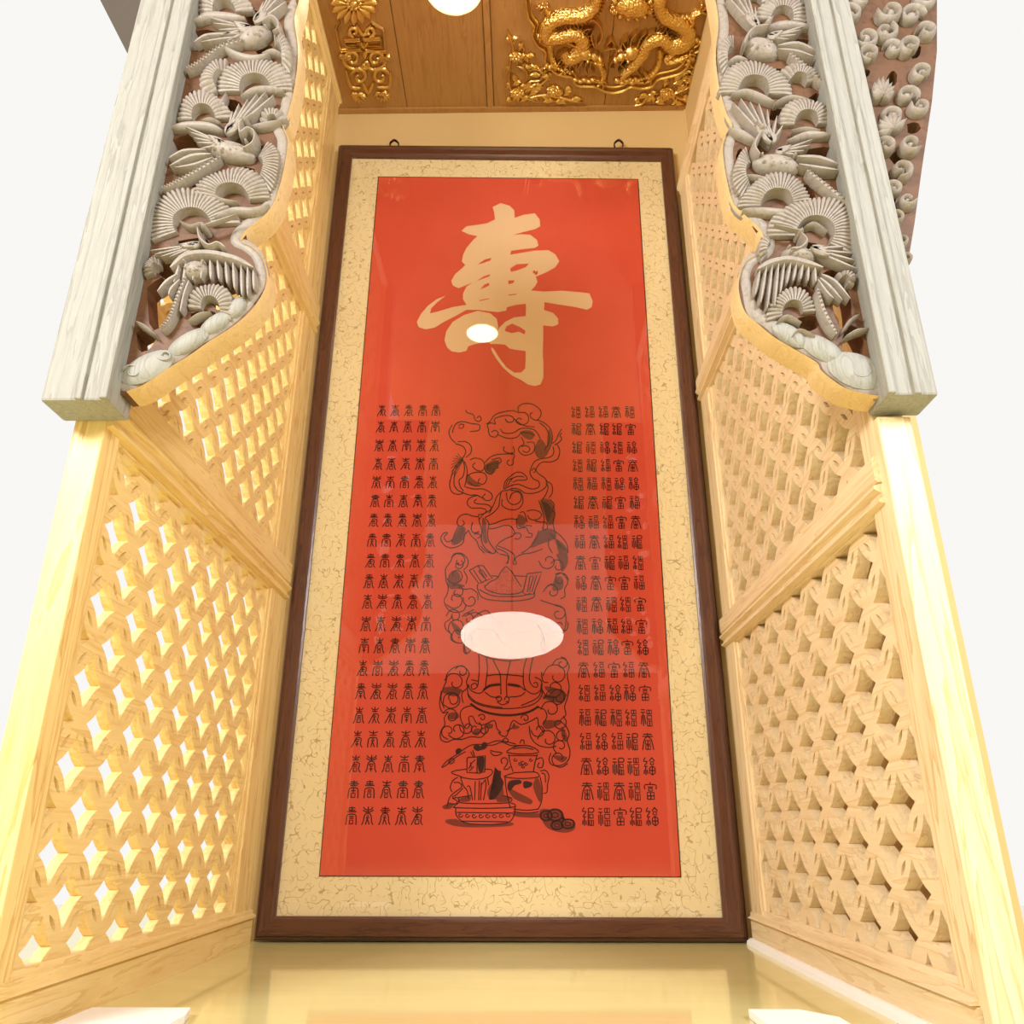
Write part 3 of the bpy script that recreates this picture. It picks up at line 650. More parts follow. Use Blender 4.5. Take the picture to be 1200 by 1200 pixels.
# rim of the round base
l3([(305,80),(320,120),(380,160),(480,185),(580,192),(700,185),(800,155),(850,100),(855,60)])
l3([(325,155),(380,195),(460,225),(560,240),(660,238),(760,215),(830,175)], w=2.2)
for cx, cy, r, a, sg in ((190,130,72,160,1),(180,250,66,200,1),(225,350,75,150,-1),(300,330,60,200,-1),(160,360,60,90,1),(360,340,55,300,1),(420,350,40,300,1),(410,260,30,200,1),(730,265,34,180,1),(920,200,75,180,1),(960,120,90,180,1),(980,300,60,300,1),(900,420,80,180,1),(990,470,60,120,1),(980,560,75,30,1),(830,350,60,180,-1),(1000,400,52,300,-1)):
    l3(spiral(cx, cy, r, a, 1.15, sg))
l3([(110,60),(95,160),(120,225),(160,215),(130,260),(135,310),(105,360),(105,420),(150,440),(200,420),(260,420),(330,400),(400,405),(435,370),(430,320)], [(335,170),(280,185),(250,220),(255,280),(290,340),(320,310),(310,260),(340,250),(370,300),(430,310),(500,280),(520,340),(550,370),(530,370),(560,395),(590,395),(610,350),(640,280),(700,310),(780,280),(820,260),(830,320),(870,370)],
   [(1050,60),(1040,120),(1020,180),(1030,240),(990,280),(1030,320),(1055,380),(1040,430),(1060,500),(1050,570),(1000,610),(930,610),(905,570),(920,520)], [(820,180),(870,200),(890,250),(860,310)], [(860,120),(900,100),(960,110)], [(760,320),(770,400),(820,460),(900,480),(960,470)], [(590,360),(640,330),(650,300)])
washes += [D3(l) for l in ([(120,40),(200,30),(270,60),(210,80),(130,80)], [(870,280),(950,280),(1000,300),(900,345),(860,320)], [(160,230),(220,220),(240,260),(170,270)], [(860,100),(940,80),(1020,110),(1000,150),(900,130)], [(360,340),(400,350),(380,390),(340,380)], [(1000,320),(1040,400),(1030,440),(1000,400)], [(930,540),(1040,550),(1000,590)], [(440,300),(490,310),(480,340),(430,330)], [(640,310),(690,330),(640,345)])]
# plum branch, pots, jar, coins
l3([(110,625),(150,580),(210,540),(280,490),(340,460),(440,455),(520,430),(600,440),(660,455)], [(115,630),(160,600),(220,550),(290,510)], [(440,465),(500,460),(560,440),(620,465),(700,465)], [(560,430),(585,410),(605,430),(585,445)], [(690,450),(700,425),(720,430),(720,455)], [(470,500),(500,510),(560,520),(520,540),(490,535),(470,510)],
   [(160,590),(190,560),(205,580),(185,600),(165,595)])
for l in ([(300,555),(365,550),(435,540),(430,660),(390,670),(298,665),(300,555)], [(375,552),(372,668)]): lines.append((D3(l), 1.1, 1))
l3([(310,640),(330,600),(360,570)], [(315,655),(350,620)], [(325,590),(330,630)], [(340,500),(355,545)], [(325,510),(345,550)])
l3([(180,665),(220,650),(300,640)], [(435,640),(480,645),(485,670),(450,700),(370,715),(280,705),(240,690),(210,680),(185,670)], [(250,690),(270,760),(300,800),(310,860)], [(440,715),(400,760)], [(360,730),(355,870)], [(390,725),(385,870)], [(405,740),(400,870)], [(430,720),(440,760),(420,870)], [(450,700),(460,760)],
   [(230,700),(190,730),(175,780),(190,810)], [(200,740),(240,740),(260,770),(210,810),(170,850),(150,920)], [(270,780),(220,830),(190,850),(230,880),(200,900),(160,890)], [(300,770),(320,770),(340,870)], [(190,860),(230,850),(240,890)],
   [(240,870),(240,850),(330,835)], [(560,835),(620,850),(630,870),(590,890),(420,895),(260,890),(240,870)], [(235,890),(205,915),(215,925),(420,930),(600,925),(655,915),(650,900),(620,890)], [(215,925),(220,980),(260,1025),(330,1045),(450,1050),(560,1045),(620,1025),(650,970),(655,915)], [(260,1025),(600,1030)], [(225,960),(640,965)])
l3([(590,510),(620,490),(670,470),(740,465),(800,485),(830,510)], [(590,515),(640,525),(710,528),(790,525),(830,515)], [(640,490),(720,480),(790,495)], [(605,530),(620,600),(640,660)], [(820,530),(800,600),(790,660)], [(605,540),(820,540)], [(640,670),(580,690),(590,700),(700,710),(820,700),(830,680),(790,660),(640,668)],
   [(580,700),(585,760),(600,850),(620,930)], [(840,700),(855,780),(850,880),(825,935)], [(640,935),(740,945),(830,935)], [(640,955),(740,965),(830,955)], [(560,600),(550,570),(580,555),(600,580),(590,610),(570,640),(600,640),(620,620)], [(810,570),(850,555),(865,590),(850,630),(820,620),(835,590)], [(840,655),(880,650),(905,690),(895,750),(890,810),(865,820)], [(850,670),(875,680),(880,740)])
for cx, cy, r in ((710,590,16),(690,600,12),(735,600,12),(712,620,12),(655,570,12),(770,570,12),(250,980,16),(300,982,16),(350,985,16),(400,985,16),(450,985,16),(500,985,16),(550,983,16),(600,978,16)):
    l3(spiral(cx, cy, r*1.2, 0, 1.1, 1), w=.9)
for cx, cy, rx, ry in ((885,985,45,38),(950,980,60,45),(1045,1045,52,36),(965,1055,45,34)):
    for q in (1, .85, .4): l3([(cx+rx*q*math.cos(a*PI/5), cy+ry*q*math.sin(a*PI/5)) for a in range(11)], w=1.1)
washes += [D3(l) for l in ([(145,1015),(220,1010),(260,1030),(400,1050),(620,1035),(620,1060),(400,1070),(240,1065),(150,1040)], [(650,965),(820,965),(860,990),(800,1000),(660,990)], [(840,940),(930,940),(1010,970),(1000,1010),(1090,1040),(1090,1090),(1010,1110),(900,1080),(850,1010)],
   [(820,700),(850,780),(840,890),(790,780),(800,720)], [(450,800),(500,730),(560,760),(560,850),(470,860)], [(240,860),(320,840),(320,875),(260,882)], [(540,840),(620,855),(600,880),(520,880)], [(120,910),(200,890),(180,930),(130,935)], [(600,780),(690,820),(780,870),(760,900),(650,860)])]
darks += [D3(l) for l in ([(505,625),(530,650),(550,655),(550,700),(570,740),(550,800),(500,860),(460,860),(490,800),(520,740),(515,680)], [(600,750),(620,725),(690,720),(700,745),(650,760),(620,800),(600,790)], [(720,730),(780,740),(770,770),(720,780)],
   [(345,480),(370,455),(400,470),(420,440),(450,450),(440,485),(400,500),(370,505)], [(215,500),(240,485),(260,500),(245,525),(220,530)], [(380,555),(425,550),(420,650),(385,655)])]
bm = new()
for it in lines:
    closed_poly = len(it) > 2
    ink(bm, it[0], it[1]*1.2, 1 if closed_poly else 3, .0008)
for u, v in dots: ink(bm, [(u-.3, v), (u+.3, v+.1)], .6, 1, .0008)
# bat wing ribs, drawn as short hatching
for i in range(9):
    a = -1.1+.22*i; l_ = D1([(270, 500), (270-90*math.cos(a), 560+120*math.sin(a))]); ink(bm, l_, .7, 1, .0009)
    l_ = D1([(440, 540+4*i), (545-6*i, 500+12*i)]); ink(bm, l_, .7, 1, .0009)
    l_ = D1([(850+6*i, 800+3*i), (900+4*i, 960-9*i)]); ink(bm, l_, .7, 1, .0009)
    l_ = D1([(230+6*i, 1120-10*i), (190+9*i, 1100-14*i)]); ink(bm, l_, .7, 1, .0009)
    l_ = D1([(900+10*i, 1040+14*i), (935+12*i, 1050+14*i)]); ink(bm, l_, .7, 1, .0009)
mk('ink_drawing', bm, M['ink'], paper)
wc = bmesh.new()
def fillpoly(bm, pts, h):
    q = catmull(pts, 3, True); c = (sum(p[0] for p in q)/len(q), sum(p[1] for p in q)/len(q))
    vv = [bm.verts.new(mk_ink(u, v, h)) for u, v in q]; bm.faces.new(vv)
for p_ in washes: fillpoly(wc, p_, .0004)
bmesh.ops.triangulate(wc, faces=wc.faces)
mk('ink_wash', wc, M['wash'], paper, label='soft brown ink shading')
wc = bmesh.new()
for p_ in darks: fillpoly(wc, p_, .0006)
bmesh.ops.triangulate(wc, faces=wc.faces)
mk('ink_foliage', wc, M['ink'], paper)
# ================================================================== CARVED CORNER BRACKETS WITH HANGING POSTS
Y0 = 1.072
BM_ = fmap(1, Y0, -1)
def BM(u, v, h): return BM_(u, v, h*.6)
def board(name, loops, y_front, y_back, mat, parent, label=None):
    lp = [[(at(u, v, 1, Y0).x, at(u, v, 1, Y0).z) for u, v in l] for l in loops]
    me = cdt_mesh(lp, y_back-y_front)
    me.transform(Matrix(((1, 0, 0, 0), (0, 0, 1, (y_front+y_back)/2), (0, 1, 0, 0), (0, 0, 0, 1))))
    return mk(name, me, mat, parent, label=label)
def oval(cx, cy, rx, ry, n=10, sd=0):
    r = random.Random(int(cx*7+cy*3)+sd); ph = r.random()*6
    return [(cx+rx*(1+.18*math.sin(3*a+ph))*math.cos(a), cy+ry*(1+.18*math.sin(2*a+ph))*math.sin(a)) for a in [2*PI*i/n for i in range(n)]]
def one(name, parent, mat, fn, label=None, smooth=True):
    bm = new(); fn(bm); return mk(name, bm, mat, parent, smooth, label=label)
def ribs(bm, mp, base, tips, w0, h0, h1):
    for i, t in enumerate(tips):
        mx = ((base[0]*.45+t[0]*.55), (base[1]*.45+t[1]*.55)); rib(bm, mp, [base, mx, t], [w0*.7, w0, w0*.55], h0, h1+.002*(i % 2), 3)
def crane(parent, mp, d):
    bx_, by_, rx, ry, an = d['body']
    c = one('crane', parent, M['carve'], lambda bm: (dome(bm, mp, bx_, by_, rx, ry, math.radians(an), .0, .040, 18, 5), [dome(bm, mp, bx_+rx*.8*math.cos(t)*s, by_+ry*.7*math.sin(t*1.7)*s, 2.6, 1.8, .3, .02, .041, 8, 2) for t, s in [(k*.7, .4+.12*(k % 5)) for k in range(14)]]))
    for base_, tips, w_ in d['wings']:
        def f(bm):
            if isinstance(base_, list):
                for i, (b_, t_) in enumerate(zip(base_, tips)): rib(bm, mp, [b_, ((b_[0]+t_[0])/2, (b_[1]+t_[1])/2), t_], [w_*.8, w_, w_*.7], .003, .028+.003*(i % 2), 3)
                return
            ribs(bm, mp, base_, tips, w_, .003, .032)
            sc = [(base_[0]*.6+t[0]*.4, base_[1]*.6+t[1]*.4) for t in tips]
            for s in sc: rib(bm, mp, [base_, ((base_[0]+s[0])/2, (base_[1]+s[1])/2), s], [w_*.9, w_*1.1, w_*.8], .03, .039, 3)
        one('wing', c, M['carve'], f)
    nk = d['neck']; one('neck', c, M['carve'], lambda bm: rib(bm, mp, nk, d.get('nw', 6), .005, .046, 4, segs=5))
    hx, hy = d['head']; bk = d['beak']
    one('head', c, M['carve'], lambda bm: (dome(bm, mp, hx, hy, 4.6, 3.8, 0, .008, .052, 12, 4), rib(bm, mp, [(hx, hy), ((hx+bk[0])/2, (hy+bk[1])/2), bk], [3.4, 2.6, 1.2], .036, .047, 3), dome(bm, mp, hx, hy-.4, 1.1, 1.0, 0, .048, .054, 8, 2)))
    def tl(bm):
        for p, w_ in d['tail']: rib(bm, mp, p, [w_*.7]+[w_]*(len(p)-2)+[w_*.5], .003, .034, 4)
    one('tail', c, M['carve'], tl)
    for p, w_ in d['legs']:
        def lg(bm):
            rib(bm, mp, p, w_, .003, .030, 4)
            q = catmull(p, 6)
            if w_ > 5.5:
                for i in range(1, len(q)-1): dome(bm, mp, q[i][0], q[i][1], 1.5, 1.1, 0, .027, .036, 7, 2)
        one('leg', c, M['carve'], lg)
    return c
def bracket(side):
    L = side == 'L'
    x0, x1 = (-.726, -.622) if L else (.545, .622)
    root = thing('carved_bracket', 'carved wooden crane and pine bracket hanging on its post at the left of the opening' if L else
                 'carved wooden crane and pine bracket hanging on its post at the right of the opening', 'carving', ((x0+x1)/2, Y0, OFF+.60))
    if L:
        out = [(372,-90),(358,-45),(352,0),(346,25),(350,55),(349,85),(343,120),(337,140),(331,147),(338,165),(335,195),(326,230),(314,252),(290,272),(283,285),(296,292),(309,305),(314,330),(306,352),(290,372),(270,388),(243,405),(222,420),(200,433),(172,452),(150,461),(142,462),(138,440),(140,412),(165,350),(172,300),(205,130),(228,0),(244,-90)]
        rim_n = 26
        hl = [(235,47,26,12),(297,21,11,9),(228,116,8,10),(270,124,16,7),(216,178,22,20),(313,177,10,9),(241,218,14,11),(284,203,15,7),(223,231,11,6),(226,286,18,7),(205,317,22,12),(186,356,15,34),(262,345,20,18),(238,374,16,12),(170,398,11,16),(255,78,18,6),(310,60,10,8),(262,-20,16,8)]
    else:
        out = [(812,-90),(828,-45),(836,-5),(841,30),(838,60),(839,85),(843,110),(850,135),(857,150),(849,162),(846,180),(850,210),(858,240),(872,255),(892,275),(893,297),(874,308),(866,325),(865,345),(872,368),(888,383),(905,397),(930,412),(955,427),(962,438),(985,455),(1005,462),(1030,466),(1056,463),(1064,445),(1040,415),(1010,350),(1003,300),(982,200),(948,0),(932,-90)]
        rim_n = 29
        hl = [(885,35,9,13),(936,54,26,9),(942,75,20,14),(912,88,13,7),(955,121,8,12),(913,135,13,9),(960,184,22,13),(870,183,8,9),(899,216,17,5),(943,226,14,9),(951,291,15,7),(973,325,12,8),(924,346,28,17),(947,379,13,11),(988,359,11,26),(999,400,13,20),(905,107,12,5),(870,78,9,7),(905,-20,16,8)]
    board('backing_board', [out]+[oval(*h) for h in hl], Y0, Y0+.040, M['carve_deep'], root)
    def rim(bm):
        rib(bm, BM, out[:rim_n], 3.0, -.064, .010, 4, segs=4)
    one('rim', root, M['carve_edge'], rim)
    sx_ = -1 if L else 1
    band = [(x+sx_*(7+(4 if y > 330 else 0)), y-(0 if y < 250 else 3 if y < 370 else 7)) for x, y in out[2:rim_n]]
    one('rim_face', root, M['carve'], lambda bm: rib(bm, BM, band, [15 if y < 360 else 19 for x, y in band], -.010, .006, 4, segs=4))
    # hanging post
    za, zb = at(1030, 463, 1, 1.045).z, ZC-.002
    bm = new(); box(bm, (x0, 1.045, za), (x1, 1.112, zb), .004); mk('post', bm, M['post'], root)
    xe = x1 if L else x0
    bm = new(); s = -1 if L else 1
    box(bm, (min(xe, xe+s*.012), 1.037, za), (max(xe, xe+s*.012), 1.050, zb), .003); box(bm, (min(xe+s*.04, xe+s*.050), 1.039, za), (max(xe+s*.04, xe+s*.05), 1.050, zb), .002)
    mk('post_bead', bm, M['post'], root)
    # pine clusters
    if L:
        fans = [(265,20,28,24,8,188,15),(325,3,16,14,20,160,8),(301,111,39,31,2,182,20),(266,104,24,26,85,215,10),(241,144,29,26,2,182,15),(326,74,16,28,-50,105,11),(322,152,15,17,25,165,7),(297,200,30,30,-62,62,14),(275,240,41,31,6,184,20),(228,268,46,36,4,206,24),(249,366,24,26,-28,176,15),(190,322,16,14,90,200,8),(296,-28,30,26,10,180,14),(250,-40,26,24,10,180,12)]
    else:
        fans = [(915,26,27,22,-10,180,15),(882,9,20,16,10,170,9),(858,73,16,26,85,235,11),(881,114,38,29,-4,180,20),(932,106,26,20,20,130,9),(943,150,29,24,2,182,15),(882,208,22,30,108,255,13),(908,246,39,30,4,182,20),(952,280,46,38,-32,182,26),(927,370,26,24,4,200,15),(903,298,14,18,100,220,7),(985,336,13,12,-20,120,6),(880,-28,30,26,10,180,14),(925,-40,26,24,10,180,12)]
    for cx, cy, rx, ry, a0, a1, n in fans:
        hh = .030+.006*((int(cx) % 3)-1)
        one('pine_cluster', root, M['carve'], lambda bm: fan(bm, BM, cx, cy, rx*1.12, ry*1.12, a0, a1, int(n*1.25), .37, .004, hh+.006))
    # plates and twigs under the clusters
    if L:
        br = [([(230,31),(248,24),(272,25),(290,29)],9),([(203,156),(222,152),(248,153),(264,160)],9),([(285,120),(300,111),(322,110),(335,114)],7),([(214,265),(226,271),(240,268),(246,276)],5),([(224,382),(236,374),(250,371)],5),([(297,155),(312,152),(332,148)],7),([(240,148),(250,146),(262,151)],5),([(268,116),(262,126),(256,130)],5),([(255,262),(275,252),(300,252),(318,246)],9),([(310,70),(322,66),(334,72)],6),([(163,382),(174,388),(187,399)],6),([(278,205),(290,206),(300,214)],6),([(300,95),(308,86),(322,84)],7),([(262,60),(280,70),(300,74),(318,70)],8),([(250,232),(262,240),(282,243)],6),([(180,310),(192,302),(214,292)],4)]
        sc = [(174,432,31,13,-27),(222,402,25,9,-30),(254,380,20,8,-32),(278,362,14,8,-45)]
        sp = [(158,440,13,200,1),(196,420,10,160,-1)]
    else:
        br = [([(895,40),(918,34),(950,38)],9),([(920,172),(945,163),(974,165)],9),([(852,157),(868,162),(884,172)],9),([(855,118),(872,113),(892,120),(905,127)],7),([(868,252),(890,252),(915,254),(930,256)],9),([(908,383),(920,376),(936,384)],6),([(925,160),(942,157),(958,160)],5),([(940,272),(952,268),(966,278)],6),([(985,402),(1000,393),(1014,391)],6),([(984,394),(994,380),(1004,374)],5),([(850,82),(862,74),(874,78)],6),([(862,92),(880,86),(900,92)],8),([(905,18),(915,12),(930,16)],5),([(870,212),(888,214),(902,222)],6),([(925,400),(935,392),(952,400)],5),([(905,128),(925,120),(950,126)],6)]
        sc = [(925,394,22,9,32),(962,410,25,11,28),(1003,436,33,17,20),(1044,446,16,14,0)]
        sp = [(1006,438,13,0,1),(1034,443,9,180,1)]
    for p, w_ in br: one('branch', root, M['carve'], lambda bm: rib(bm, BM, p, [w_*.6]+[w_]*(len(p)-2)+[w_*.5], .0, .026, 4, segs=4))
    for cx, cy, rx, ry, an in sc: one('scroll_leaf', root, M['post'], lambda bm: dome(bm, BM, cx, cy, rx*1.1, ry*1.15, math.radians(an), .0, .020, 22, 5))
    for cx, cy, r, a, sg in sp:
        q = [(cx+r*(1-i/9*.85)*math.cos(math.radians(a)+sg*2*PI*1.1*i/9), cy+.7*r*(1-i/9*.85)*math.sin(math.radians(a)+sg*2*PI*1.1*i/9)) for i in range(9)]
        one('scroll_curl', root, M['post'], lambda bm: rib(bm, BM, q, 2.6, .008, .020, 3))
    if L:
        crane(root, BM, dict(body=(300,48,21,10,-18), wings=[((302,38),[(312,12),(320,4),(328,-2),(334,3),(338,12)],6),((298,43),[(250,31),(254,38),(260,45),(262,52),(270,58)],5.5)], neck=[(312,40),(321,33),(329,38),(331,46)], head=(331,48), beak=(324,52),
            tail=[([(285,50),(262,50),(244,52),(232,60)],6),([(283,54),(262,56),(240,60)],5)], legs=[([(290,56),(262,64),(240,80),(222,91)],6)]))
        crane(root, BM, dict(body=(272,182,29,11,12), wings=[((270,168),[(276,140),(284,132),(294,126),(305,120),(315,117),(324,122)],6.5),((268,178),[(222,158),(228,165),(232,171),(236,177),(240,183)],5.5)], neck=[(290,187),(301,180),(303,168),(295,163),(287,168),(286,158),(291,153)], nw=5.5, head=(292,153), beak=(301,148),
            tail=[([(252,190),(228,192),(204,204)],8),([(246,185),(220,186),(203,195)],7),([(254,194),(232,202),(210,206)],6)], legs=[([(262,192),(236,208),(212,221),(194,230)],7)]))
        crane(root, BM, dict(body=(232,322,16,11,-10), wings=[([(214,318),(223,315),(232,313),(241,312),(250,312),(259,313),(268,314),(277,316),(286,318),(294,321),(300,324)],[(208,338),(219,337),(230,335),(240,334),(251,334),(261,335),(270,339),(279,346),(287,353),(294,354),(301,346)],7.5),((240,294),[(182,302),(187,307),(194,309),(204,310),(214,309)],5)], neck=[(238,279),(241,291),(251,299),(261,296),(270,302)], head=(245,277), beak=(284,264),
            tail=[([(205,322),(222,307),(250,304),(280,311),(301,322)],12),([(212,330),(200,338),(190,350)],7),([(216,336),(206,346),(203,354)],6)], legs=[([(222,332),(212,356),(204,378),(193,393)],8),([(226,336),(220,352),(216,372)],5)]))
    else:
        crane(root, BM, dict(body=(890,62,22,11,14), wings=[((884,44),[(850,6),(857,1),(866,2),(874,8),(882,18)],6),((896,54),[(938,41),(934,46),(929,51),(921,57)],5.5)], neck=[(896,44),(882,46),(873,54),(868,66)], head=(896,40), beak=(902,34),
            tail=[([(908,64),(932,61),(956,72)],8),([(908,68),(930,70),(950,77)],6)], legs=[([(922,72),(944,90),(963,107)],8)]))
        crane(root, BM, dict(body=(908,198,28,11,8), wings=[((900,178),[(856,130),(865,126),(876,129),(886,132),(896,138),(907,146),(914,156)],6.5),((905,188),[(948,173),(945,180),(938,186),(930,191)],5.5)], neck=[(886,194),(880,184),(884,173),(889,166)], head=(889,162), beak=(882,156),
            tail=[([(930,193),(956,194),(980,203)],9),([(932,202),(958,206),(978,209)],7)], legs=[([(942,208),(966,227),(989,246)],9)]))
        crane(root, BM, dict(body=(934,304,20,9,10), wings=[([(888,322),(895,320),(902,318),(909,317),(916,316),(923,316),(930,317),(937,318),(944,320),(951,322)],[(882,352),(888,362),(896,368),(904,366),(911,350),(918,340),(926,336),(934,335),(943,336),(952,338)],7),((945,300),[(999,323),(997,314),(992,305),(984,298)],6)], neck=[(933,285),(940,294),(932,302),(922,303)], head=(933,283), beak=(902,276),
            tail=[([(884,324),(900,315),(920,311),(940,315),(960,322)],12),([(958,330),(974,338),(991,358)],7),([(956,334),(968,344),(982,360)],7),([(954,336),(964,350),(972,358)],6)], legs=[([(954,346),(962,372),(976,398)],10)]))
bracket('L'); bracket('R')

# outer cloud carving on the far side of the right post
oc = thing('cloud_carving', 'pierced cloud and lotus carving on the outer side of the right post', 'carving', (.70, 1.09, OFF+.8))
out = [(988,-60),(1098,-60),(1098,60),(1092,120),(1080,200),(1072,260),(1062,320),(1048,330),(1036,280),(1024,200),(1006,100),(996,30)]
board('backing_board', [out]+[oval(*h) for h in ((1012,86,8,5),(1046,92,6,8),(1030,158,8,6),(1050,185,7,7),(1044,236,6,6),(1072,60,8,8),(1070,150,8,8))], Y0, Y0+.03, M['carve_deep'], oc)
for cx, cy, r, a, sg in ((994,22,14,200,1),(1012,50,16,160,-1),(1034,44,14,300,1),(1016,70,14,90,1),(1040,20,16,180,-1),(1006,2,14,60,1),(1044,62,12,200,1),(1066,24,16,0,-1),(1064,60,14,90,1),(1082,44,12,200,1),(1044,140,12,160,1),(1060,118,14,30,-1),(1034,178,12,220,1),(1052,205,14,100,-1),(1044,226,11,200,1),(1064,175,13,40,1),(1046,262,11,150,1),(1052,288,11,260,-1),(1060,240,10,0,1),(1058,310,9,90,1),(1078,90,13,90,1),(1075,130,12,200,-1),(1080,2,14,10,1),(1020,-25,16,90,1),(1060,-25,18,200,1)):
    q = [(cx+r*(1-i/10*.8)*math.cos(math.radians(a)+sg*2*PI*1.25*i/10), cy+.72*r*(1-i/10*.8)*math.sin(math.radians(a)+sg*2*PI*1.25*i/10)) for i in range(10)]
    one('cloud_curl', oc, M['carve'], lambda bm: (rib(bm, BM, q, [6, 7, 7, 6.5, 6, 5.5, 5, 4.5, 4, 3], .0, .026+.004*(int(cx) % 3), 3, segs=4), dome(bm, BM, cx, cy, r*.5, r*.36, 0, .0, .022, 10, 3)))
def lotus(bm):
    for i in range(9):
        a = math.radians(200+i*17.5); l_ = 22-2*abs(i-4); rib(bm, BM, [(1030, 122), (1030+l_*.6*math.cos(a), 122+l_*.6*math.sin(a)), (1030+l_*math.cos(a), 122+l_*math.sin(a))], [6, 9, 3], .004, .034+.003*(i % 2), 3, segs=4)
one('lotus', oc, M['carve'], lotus)
def lotus2(bm):
    for i in range(8):
        a = math.radians(170+i*22); l_ = 19; rib(bm, BM, [(1042, 160), (1042+l_*.6*math.cos(a), 160+l_*.6*math.sin(a)), (1042+l_*math.cos(a), 160+l_*math.sin(a))], [6, 9, 3], .004, .03+.003*(i % 2), 3, segs=4)
one('lotus', oc, M['carve'], lotus2)

# ================================================================== GILDED CEILING CARVINGS
CM = fmap(2, ZC-.0005, -1)
G = M['gold']
def c3(l): return [(340+a/4, b/4) for a, b in l]
def c4(l): return [(560+a/4, b/4) for a, b in l]
def spir(cx, cy, r, a, sg, turns=1.2, k=1., n=9): return [(cx+r*(1-i/n*.88)*math.cos(math.radians(a)+sg*2*PI*turns*i/n), cy+k*r*(1-i/n*.88)*math.sin(math.radians(a)+sg*2*PI*turns*i/n)) for i in range(n)]
orn = thing('gilded_ornament', 'narrow gilded rosette and fret ornament on the ceiling beside the left screen', 'carving', tuple(at(430, 60, 2, ZC)))
def rosette(bm):
    for i in range(16):
        a = 2*PI*i/16; rib(bm, CM, [(415+9*math.cos(a), 1+8*math.sin(a)), (415+20*math.cos(a), 1+18*math.sin(a)), (415+27*math.cos(a), 1+25*math.sin(a))], [4, 9, 7], .002, .016, 3, segs=4)
    for i in range(10):
        a = 2*PI*i/10; dome(bm, CM, 415+7*math.cos(a), 1+6*math.sin(a), 3, 2.6, 0, .01, .02, 8, 3)
    dome(bm, CM, 415, 1, 5, 4.5, 0, .012, .026, 10, 3)
one('rosette', orn, G, rosette)
for l in ([(232,90),(215,125),(235,225),(332,222),(326,175),(255,180),(262,206),(312,204)], [(380,92),(436,125),(447,232),(350,225),(345,175),(424,170),(428,206),(368,208)]):
    one('fret', orn, G, lambda bm: (rib(bm, CM, c3(l), 3.6, .001, .012, 1), rib(bm, CM, [(p[0]+1.2, p[1]+1.4) for p in c3(l)], 1.4, .010, .015, 1)))
for cx, cy, r, a, sg in ((292,268,38,180,1),(402,268,38,0,-1),(325,352,42,200,1),(425,352,42,-20,-1),(300,140,26,90,1),(372,140,26,90,-1),(350,300,20,270,1)):
    one('scroll', orn, G, lambda bm: (rib(bm, CM, c3(spir(cx, cy, r, a, sg, 1.3)), [4.5, 5, 5, 4.5, 4, 4, 3.5, 3, 2.5], .001, .014, 3, segs=4),))
for l in ([(240,240),(262,300),(320,322),(350,300),(352,330)], [(455,245),(440,300),(390,322),(356,300)], [(262,320),(285,400),(330,405)], [(470,330),(465,400),(410,400)], [(330,190),(345,215),(365,190)], [(310,110),(345,160),(380,110)], [(345,230),(352,262),(360,230)], [(340,380),(366,430),(392,380)]):
    one('scroll', orn, G, lambda bm: rib(bm, CM, c3(l), 4.2, .001, .012, 4, segs=4))
for cx, cy, dr in ((318,430,1), (425,425,-1), (325,440,-1), (440,435,1), (260,250,1), (440,255,-1)):
    def leafs(bm):
        for i in range(6):
            a = math.radians(30+i*28); rib(bm, CM, c3([(cx, cy), (cx+22*math.cos(a)*dr, cy+20*math.sin(a)), (cx+36*math.cos(a)*dr, cy+34*math.sin(a))]), [3, 5.5, 1.5], .001, .012+.002*(i % 2), 3)
    one('acanthus', orn, G, leafs)

med = thing('gilded_medallion', 'large gilded round medallion with two dragons and a pearl on the ceiling', 'carving', tuple(at(725, 20, 2, ZC)))
ring = [(215,-90),(222,-30),(228,30),(238,80),(264,118),(256,160),(282,210),(318,236),(316,280),(350,325),(400,348),(440,356),(462,392),(520,398),(552,400),(590,420),(632,428),(680,420),(716,400),(760,408),(815,398),(842,366),(900,352),(950,335),(985,300),(996,250),(1045,225),(1082,180),(1096,120),(1120,80),(1135,10),(1150,-60)]
one('medallion_rim', med, G, lambda bm: (rib(bm, CM, c4(ring), 3.4, .001, .014, 3, segs=4)))
one('medallion_rim', med, G, lambda bm: (rib(bm, CM, c4([(640+(x-640)*.955, y*.955-6) for x, y in ring]), 2.6, .001, .010, 3, segs=4)))
def pearl(bm):
    dome(bm, CM, 741, 7, 20, 12, 0, .004, .030, 22, 6)
    for i in range(14):
        a = 2*PI*i/14; dome(bm, CM, 741+23*math.cos(a), 7+14*math.sin(a), 4.2, 3.2, a, .001, .014, 8, 3)
one('pearl', med, M['scales'], pearl)
